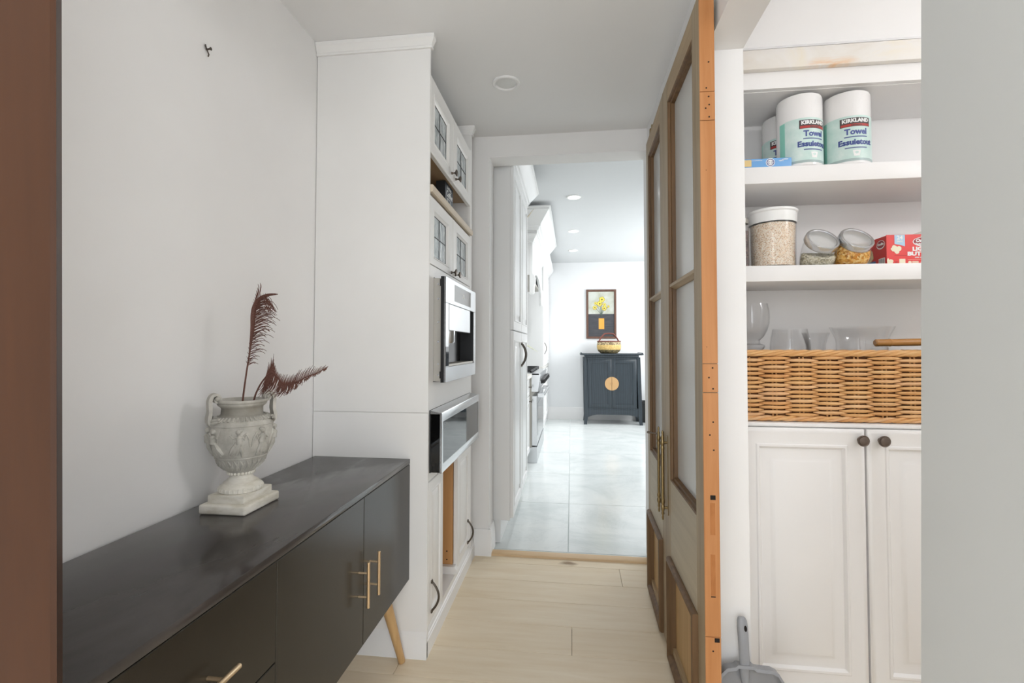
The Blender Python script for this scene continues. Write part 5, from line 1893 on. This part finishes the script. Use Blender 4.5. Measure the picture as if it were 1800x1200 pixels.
part('underside', box(nb(), -1.055, HX - 0.031, HY0 + 0.021, HY1 - 0.021, 1.925, 1.945), 'steel_d', HD)
crown('lower_moulding', -1.055, HX, HY0, HY1, 2.245, 0.09, 0.050, HD)
crown('crown_moulding', -1.055, HX + 0.040, HY0 - 0.03, HY1 + 0.03, 2.335, 0.235, 0.150, HD)

# far hutch
HU = thing('hutch_cupboard', 'white cupboard standing against the far kitchen wall past the range', 'cupboard', (-0.7, 7.25, 0))
part('base', box(nb(), -1.055, -0.405, 6.54, 8.06, 0.0, 0.885), 'cabk', HU)
part('counter', box(nb(), -1.055, -0.385, 6.535, 8.062, 0.886, 0.921, 0.003, 1), 'counter_k', HU)
part('upper_case', box(nb(), -1.055, -0.392, 6.55, 8.06, 0.922, 2.36), 'cabk', HU)
for y0, y1 in ((6.554, 7.30), (7.304, 8.056)):
    d = part('door', rect_rings(nb(), y0, y1, 0.935, 2.32, prk, fx(-0.392)), 'cabk', HU)
    d2_ = part('base_door', rect_rings(nb(), y0, y1, 0.11, 0.875, prk, fx(-0.405)), 'cabk', HU)
    if y0 < 7:
        bow_x(-0.372, 6.64, 1.10, 1.26, 0.034, 0.005, 'bronze', d)
crown('crown_moulding', -1.055, -0.385, 6.55, 8.06, 2.33, 0.14, 0.095, HU, near=False, far=False)

# dried sprigs showing past the tall cupboard
LF = flat('leaf_tan', (176, 164, 138), 0.7)
LG = flat('leaf_green', (188, 190, 164), 0.7)
VB = thing('leaf_vase', 'cream vase of dried leaves on the counter before the range', 'vase', (-0.62, 4.62, 0.9215))
part('vessel', lathe(nb(), [(0, 0), (0.045, 0), (0.06, 0.02), (0.075, 0.10), (0.06, 0.19), (0.04, 0.23), (0.045, 0.25), (0.04, 0.25), (0.035, 0.23), (0.0, 0.20)], (-0.62, 4.62, 0.9215), 24), 'counter_k', VB)
bm = nb()
tube(bm, spline([(-0.62, 4.62, 1.08), (-0.60, 4.62, 1.24), (-0.52, 4.60, 1.265), (-0.42, 4.58, 1.215), (-0.315, 4.58, 1.150)], 14), [0.003] * 8 + [0.008, 0.014, 0.017, 0.016, 0.012, 0.007, 0.002], 8, True, 0.25)
part('leaf', bm, LG, VB)
bm = nb()
tube(bm, spline([(-0.625, 4.62, 1.08), (-0.62, 4.61, 1.60), (-0.58, 4.59, 2.15), (-0.50, 4.58, 2.36), (-0.43, 4.58, 2.43), (-0.355, 4.58, 2.525)], 20), [0.004] * 13 + [0.007, 0.011, 0.015, 0.017, 0.016, 0.012, 0.007, 0.002], 8, True, 0.3)
part('leaf', bm, LF, VB)

# ------------------------------------------------------------------ black two-door cabinet on the far wall
AC = thing('elm_cabinet', 'blue black two-door cabinet with a round gold plate by the far wall', 'cabinet', (0.62, 7.78, 0))
AY0, AY1 = 7.575, 8.03
top = [(0.136, 1.078), (0.136, 1.088), (0.150, 1.112), (0.158, 1.114), (0.168, 1.102), (0.185, 1.098), (1.052, 1.098), (1.066, 1.102), (1.076, 1.114), (1.084, 1.112), (1.098, 1.088), (1.098, 1.078), (1.07, 1.072), (0.16, 1.072)]
part('top', prism(nb(), top, 'y', AY0 - 0.03, AY1 + 0.01), 'elm', AC)
part('top_moulding', box(nb(), 0.205, 1.030, AY0 - 0.008, AY1, 1.040, 1.0715, 0.006, 2), 'elm', AC)
# splayed posts
for s, (xt, xb) in ((1, (0.186, 0.196)), (-1, (1.050, 1.079))):
    for (ya, yb) in ((AY0, AY0 + 0.05), (AY1 - 0.05, AY1)):
        w = 0.052 * s
        pts = [(xt, 1.040), (xb + 0.002 * s, 0.16), (xb + 0.004 * s, 0.10), (xb - 0.006 * s, 0.0), (xb - 0.006 * s + w * 0.9, 0.0), (xb + w * 1.05, 0.10), (xb + w * 1.15, 0.20), (xt + w, 1.040)]
        part('post', prism(nb(), pts, 'y', ya, yb), 'elm', AC)
        part('foot_pad', lathe(nb(), [(0, 0.0), (0.02, 0.0), (0.02, 0.004), (0, 0.004)], (xb + 0.02 * s, (ya + yb) / 2, -0.0005), 14), 'black', AC)
for s, (xt, xb) in ((1, (0.190, 0.202)), (-1, (1.046, 1.071))):
    part('side_panel', prism(nb(), [(xt + 0.010 * s, 1.04), (xb + 0.010 * s, 0.215), (xb + 0.028 * s, 0.215), (xt + 0.028 * s, 1.04)], 'y', AY0 + 0.05, AY1 - 0.05), 'elm', AC)
part('back_board', prism(nb(), [(0.20, 1.04), (0.21, 0.21), (1.06, 0.21), (1.04, 1.04)], 'y', AY1 - 0.06, AY1 - 0.05), 'elm', AC)
part('bottom_board', box(nb(), 0.25, 1.022, AY0 + 0.045, AY1 - 0.062, 0.21, 0.235), 'elm', AC)
ap = [(0.252, 0.232), (0.252, 0.115)]
for i in range(13):
    k = i / 12
    ap.append((0.262 + 0.752 * k, 0.118 + 0.036 * (1 - abs(2 * k - 1) ** 6)))
ap += [(1.024, 0.115), (1.024, 0.232)]
bm = nb()
v0 = [bm.verts.new((x, AY0 + 0.008, z)) for x, z in ap]
v1 = [bm.verts.new((x, AY0 + 0.030, z)) for x, z in ap]
for i in range(len(ap)):
    j = (i + 1) % len(ap)
    bm.faces.new((v0[i], v0[j], v1[j], v1[i]))
bmesh.ops.triangle_fill(bm, use_beauty=True, edges=[e for e in bm.edges if e.verts[0] in v0 and e.verts[1] in v0])
bmesh.ops.triangle_fill(bm, use_beauty=True, edges=[e for e in bm.edges if e.verts[0] in v1 and e.verts[1] in v1])
part('apron', bm, 'elm', AC)
part('rail', box(nb(), 0.236, 1.036, AY0 + 0.006, AY0 + 0.03, 0.2325, 0.252, 0.003, 1), 'elm', AC)
part('rail', box(nb(), 0.240, 1.000, AY0 + 0.006, AY0 + 0.03, 1.012, 1.039, 0.003, 1), 'elm', AC)
pc = [(0, 0), (0, 0.018), (0.003, 0.020), (0.060, 0.020), (0.062, 0.014), (0.07, 0.013)]
for x0, x1, nm in ((0.246, 0.6185, 'l'), (0.6215, 0.996, 'r')):
    d = part('door', rect_rings(nb(), x0, x1, 0.254, 1.010, pc, fy(AY0 + 0.026)), 'elm', AC)
    a0, a1 = (PI / 2, 3 * PI / 2) if nm == 'l' else (-PI / 2, PI / 2)
    cx = x1 - 0.0005 if nm == 'l' else x0 + 0.0005
    pts = [(cx + 0.104 * math.cos(a0 + (a1 - a0) * i / 24), 0.632 + 0.104 * math.sin(a0 + (a1 - a0) * i / 24)) for i in range(25)]
    bm = prism(nb(), pts, 'y', AY0 + 0.002, AY0 + 0.0062)
    part('half_round_plate', bm, 'gold', d)
bm = nb()
for s in (-1, 1):
    tube(bm, [(0.62 + s * 0.016, AY0 + 0.002, 0.645), (0.62 + s * 0.016, AY0 - 0.008, 0.643), (0.62 + s * 0.016, AY0 - 0.008, 0.622), (0.62 + s * 0.016, AY0 + 0.001, 0.620)], 0.003, 6)
part('pull', bm, 'gold', AC)

# round market basket on the cabinet
MB_ = thing('market_basket', 'round straw basket with a leather wrapped handle on the black cabinet', 'basket', (0.592, 7.76, 1.0985))
c = (0.592, 7.76, 1.0985)
part('lower_band', lathe(nb(), [(0, 0.0), (0.115, 0.0), (0.135, 0.006), (0.165, 0.030), (0.180, 0.058)], c, 40), 'straw_dark', MB_)
part('middle_band', lathe(nb(), [(0.180, 0.058), (0.187, 0.085), (0.1885, 0.110), (0.187, 0.132)], c, 40), 'straw', MB_)
part('upper_band', lathe(nb(), [(0.187, 0.132), (0.184, 0.155), (0.178, 0.182)], c, 40), 'straw_mid', MB_)
part('lining', lathe(nb(), [(0.176, 0.182), (0.182, 0.10), (0.16, 0.03), (0.11, 0.006), (0, 0.006)], c, 40), 'straw_dark', MB_)
bm = nb()
tube(bm, [(c[0] + 0.178 * math.cos(2 * PI * i / 40), c[1] + 0.178 * math.sin(2 * PI * i / 40), c[2] + 0.188) for i in range(41)], 0.009, 8, False)
part('rim', bm, 'leather', MB_)
hp = spline([(-0.172, 0, 0.185), (-0.140, 0, 0.235), (-0.090, 0, 0.295), (-0.05, 0, 0.312), (0.05, 0, 0.312), (0.09, 0, 0.295), (0.140, 0, 0.235), (0.172, 0, 0.185)], 28)
cr, sr = math.cos(0.35), math.sin(0.35)
part('handle', tube(nb(), [(c[0] + p.x * cr, c[1] + p.x * sr, c[2] + p.z) for p in hp], 0.0115, 10), 'leather', MB_)

# framed flower picture
PIC = thing('framed_picture', 'brown framed picture of yellow flowers in an orange vase', 'picture', (0.49, 8.07, 1.74))
QY = 8.084
part('frame', rect_rings(nb(), 0.247, 0.738, 1.337, 2.150, [(0, 0), (0, 0.022), (0.006, 0.028), (0.024, 0.026), (0.032, 0.018), (0.036, 0.008), (0.036, 0.0)], fy(QY), False), wood('picture_frame_wood', (84, 58, 48), (122, 90, 76), 'z', 30, 0.1, 0.5), PIC)
m_, n_, l_, p_ = base_mat('canvas_pale', (196, 198, 184), 0.7)
f_ = noise(n_, l_, coords(n_, l_), 5, 4, 0.6, 0.5)
l_.new(ramp(n_, l_, f_, [(0.3, (176, 178, 160)), (0.55, (204, 206, 196)), (0.75, (216, 220, 216))]), p_.inputs['Base Color'])
M['canvas_pale'] = m_
cv = part('canvas', box(nb(), 0.280, 0.705, QY - 0.008, QY - 0.002, 1.372, 2.116), 'canvas_pale', PIC)
m_, n_, l_, p_ = base_mat('canvas_dark', (70, 70, 74), 0.7)
v_ = coords(n_, l_, (0.4, 1, 8))
f_ = noise(n_, l_, v_, 14, 3)
l_.new(ramp(n_, l_, f_, [(0.3, (54, 56, 62)), (0.6, (76, 76, 80)), (0.8, (98, 88, 84))]), p_.inputs['Base Color'])
M['canvas_dark'] = m_
part('dark_field', box(nb(), 0.281, 0.704, QY - 0.0088, QY - 0.0079, 1.373, 1.745), 'canvas_dark', cv)
part('painted_vase', box(nb(), 0.452, 0.541, QY - 0.0096, QY - 0.0087, 1.495, 1.672), paint('paint_orange', (232, 166, 72), 0.6, 12), cv)
bm = nb()
stem_c = (0.492, 1.70)
flw = [(0.505, 1.985, 0.046), (0.470, 1.915, 0.044), (0.404, 1.922, 0.026), (0.548, 1.898, 0.026), (0.390, 1.850, 0.034), (0.543, 1.838, 0.040), (0.610, 1.868, 0.020)]
for x, z, r in flw:
    tube(bm, spline([(stem_c[0], QY - 0.0092, stem_c[1]), ((x + stem_c[0]) / 2 * 0.6 + stem_c[0] * 0.4, QY - 0.0092, (z + stem_c[1]) / 2), (x, QY - 0.0092, z)], 8), 0.0028, 5)
part('painted_stem', bm, flat('paint_stem', (96, 112, 100)), cv)
bm, bm2, bm3 = nb(), nb(), nb()
for k, (x, z, r) in enumerate(flw):
    def fl2(b, x_, z_, rx, rz, h0, h1, n=14):
        pts = [(x_ + rx * math.cos(2 * PI * i / n), z_ + rz * math.sin(2 * PI * i / n)) for i in range(n)]
        prism(b, pts, 'y', QY - h1, QY - h0)
    for q in range(5):
        a = q * 2 * PI / 5 + k
        fl2(bm3, x + 0.55 * r * math.cos(a), z + 0.55 * r * math.sin(a), 0.56 * r, 0.56 * r, 0.0090, 0.0098 + q * 0.00003)
        fl2(bm, x + 0.55 * r * math.cos(a), z + 0.55 * r * math.sin(a), 0.46 * r, 0.46 * r, 0.0097, 0.0106 + q * 0.00003)
    fl2(bm2, x, z, 0.26 * r, 0.26 * r, 0.010, 0.0114)
part('petal_outline', bm3, flat('paint_outline', (116, 104, 60)), cv)
part('petal', bm, flat('paint_yellow', (238, 214, 92), 0.6), cv)
part('flower_centre', bm2, flat('paint_brown', (96, 70, 36)), cv)

# black bin beside the cabinet
BN = thing('waste_bin', 'low black box between the dark cabinet and the far wall', 'bin', (1.24, 7.95, 0))
bm = nb()
rect_rings(bm, 1.112, 1.40, 7.86, 8.05, [(0.01, 0), (0, 0.33), (0.004, 0.335), (0.012, 0.335), (0.018, 0.02)], lambda u, v, d: (u, v, d), True)
part('tub', bm, 'black', BN)
bm = rect_rings(nb(), 1.110, 1.402, 7.858, 8.052, [(0, 0.310), (-0.004, 0.312), (-0.004, 0.330), (0, 0.332)], lambda u, v, d: (u, v, d), False, False)
part('rim_band', bm, 'black', BN)

SMALL = {'ornament_band', 'beading', 'clip', 'handle_foot', 'screw', 'bolt_hole', 'shelf_pin_hole', 'border', 'side_rib', 'display', 'popcorn_print', 'info_strip', 'print_stroke', 'emblem_print', 'faint_print', 'barcode_line', 'tenon_end', 'relief_figure', 'cup_drawing', 'painted_stem', 'petal', 'petal_outline', 'flower_centre', 'stake', 'grate', 'lettering', 'leading', 'spout', 'finial', 'top_bracket', 'scroll_handle'}
for o in list(SC.objects):
    if o.parent is not None and o.name.split('.')[0] in SMALL and o.parent.name.split('.')[0] != 'coffee_machine':
        o['kind'] = 'stuff'
    if 'origin_' in o:
        del o['origin_']
bpy.context.view_layer.update()
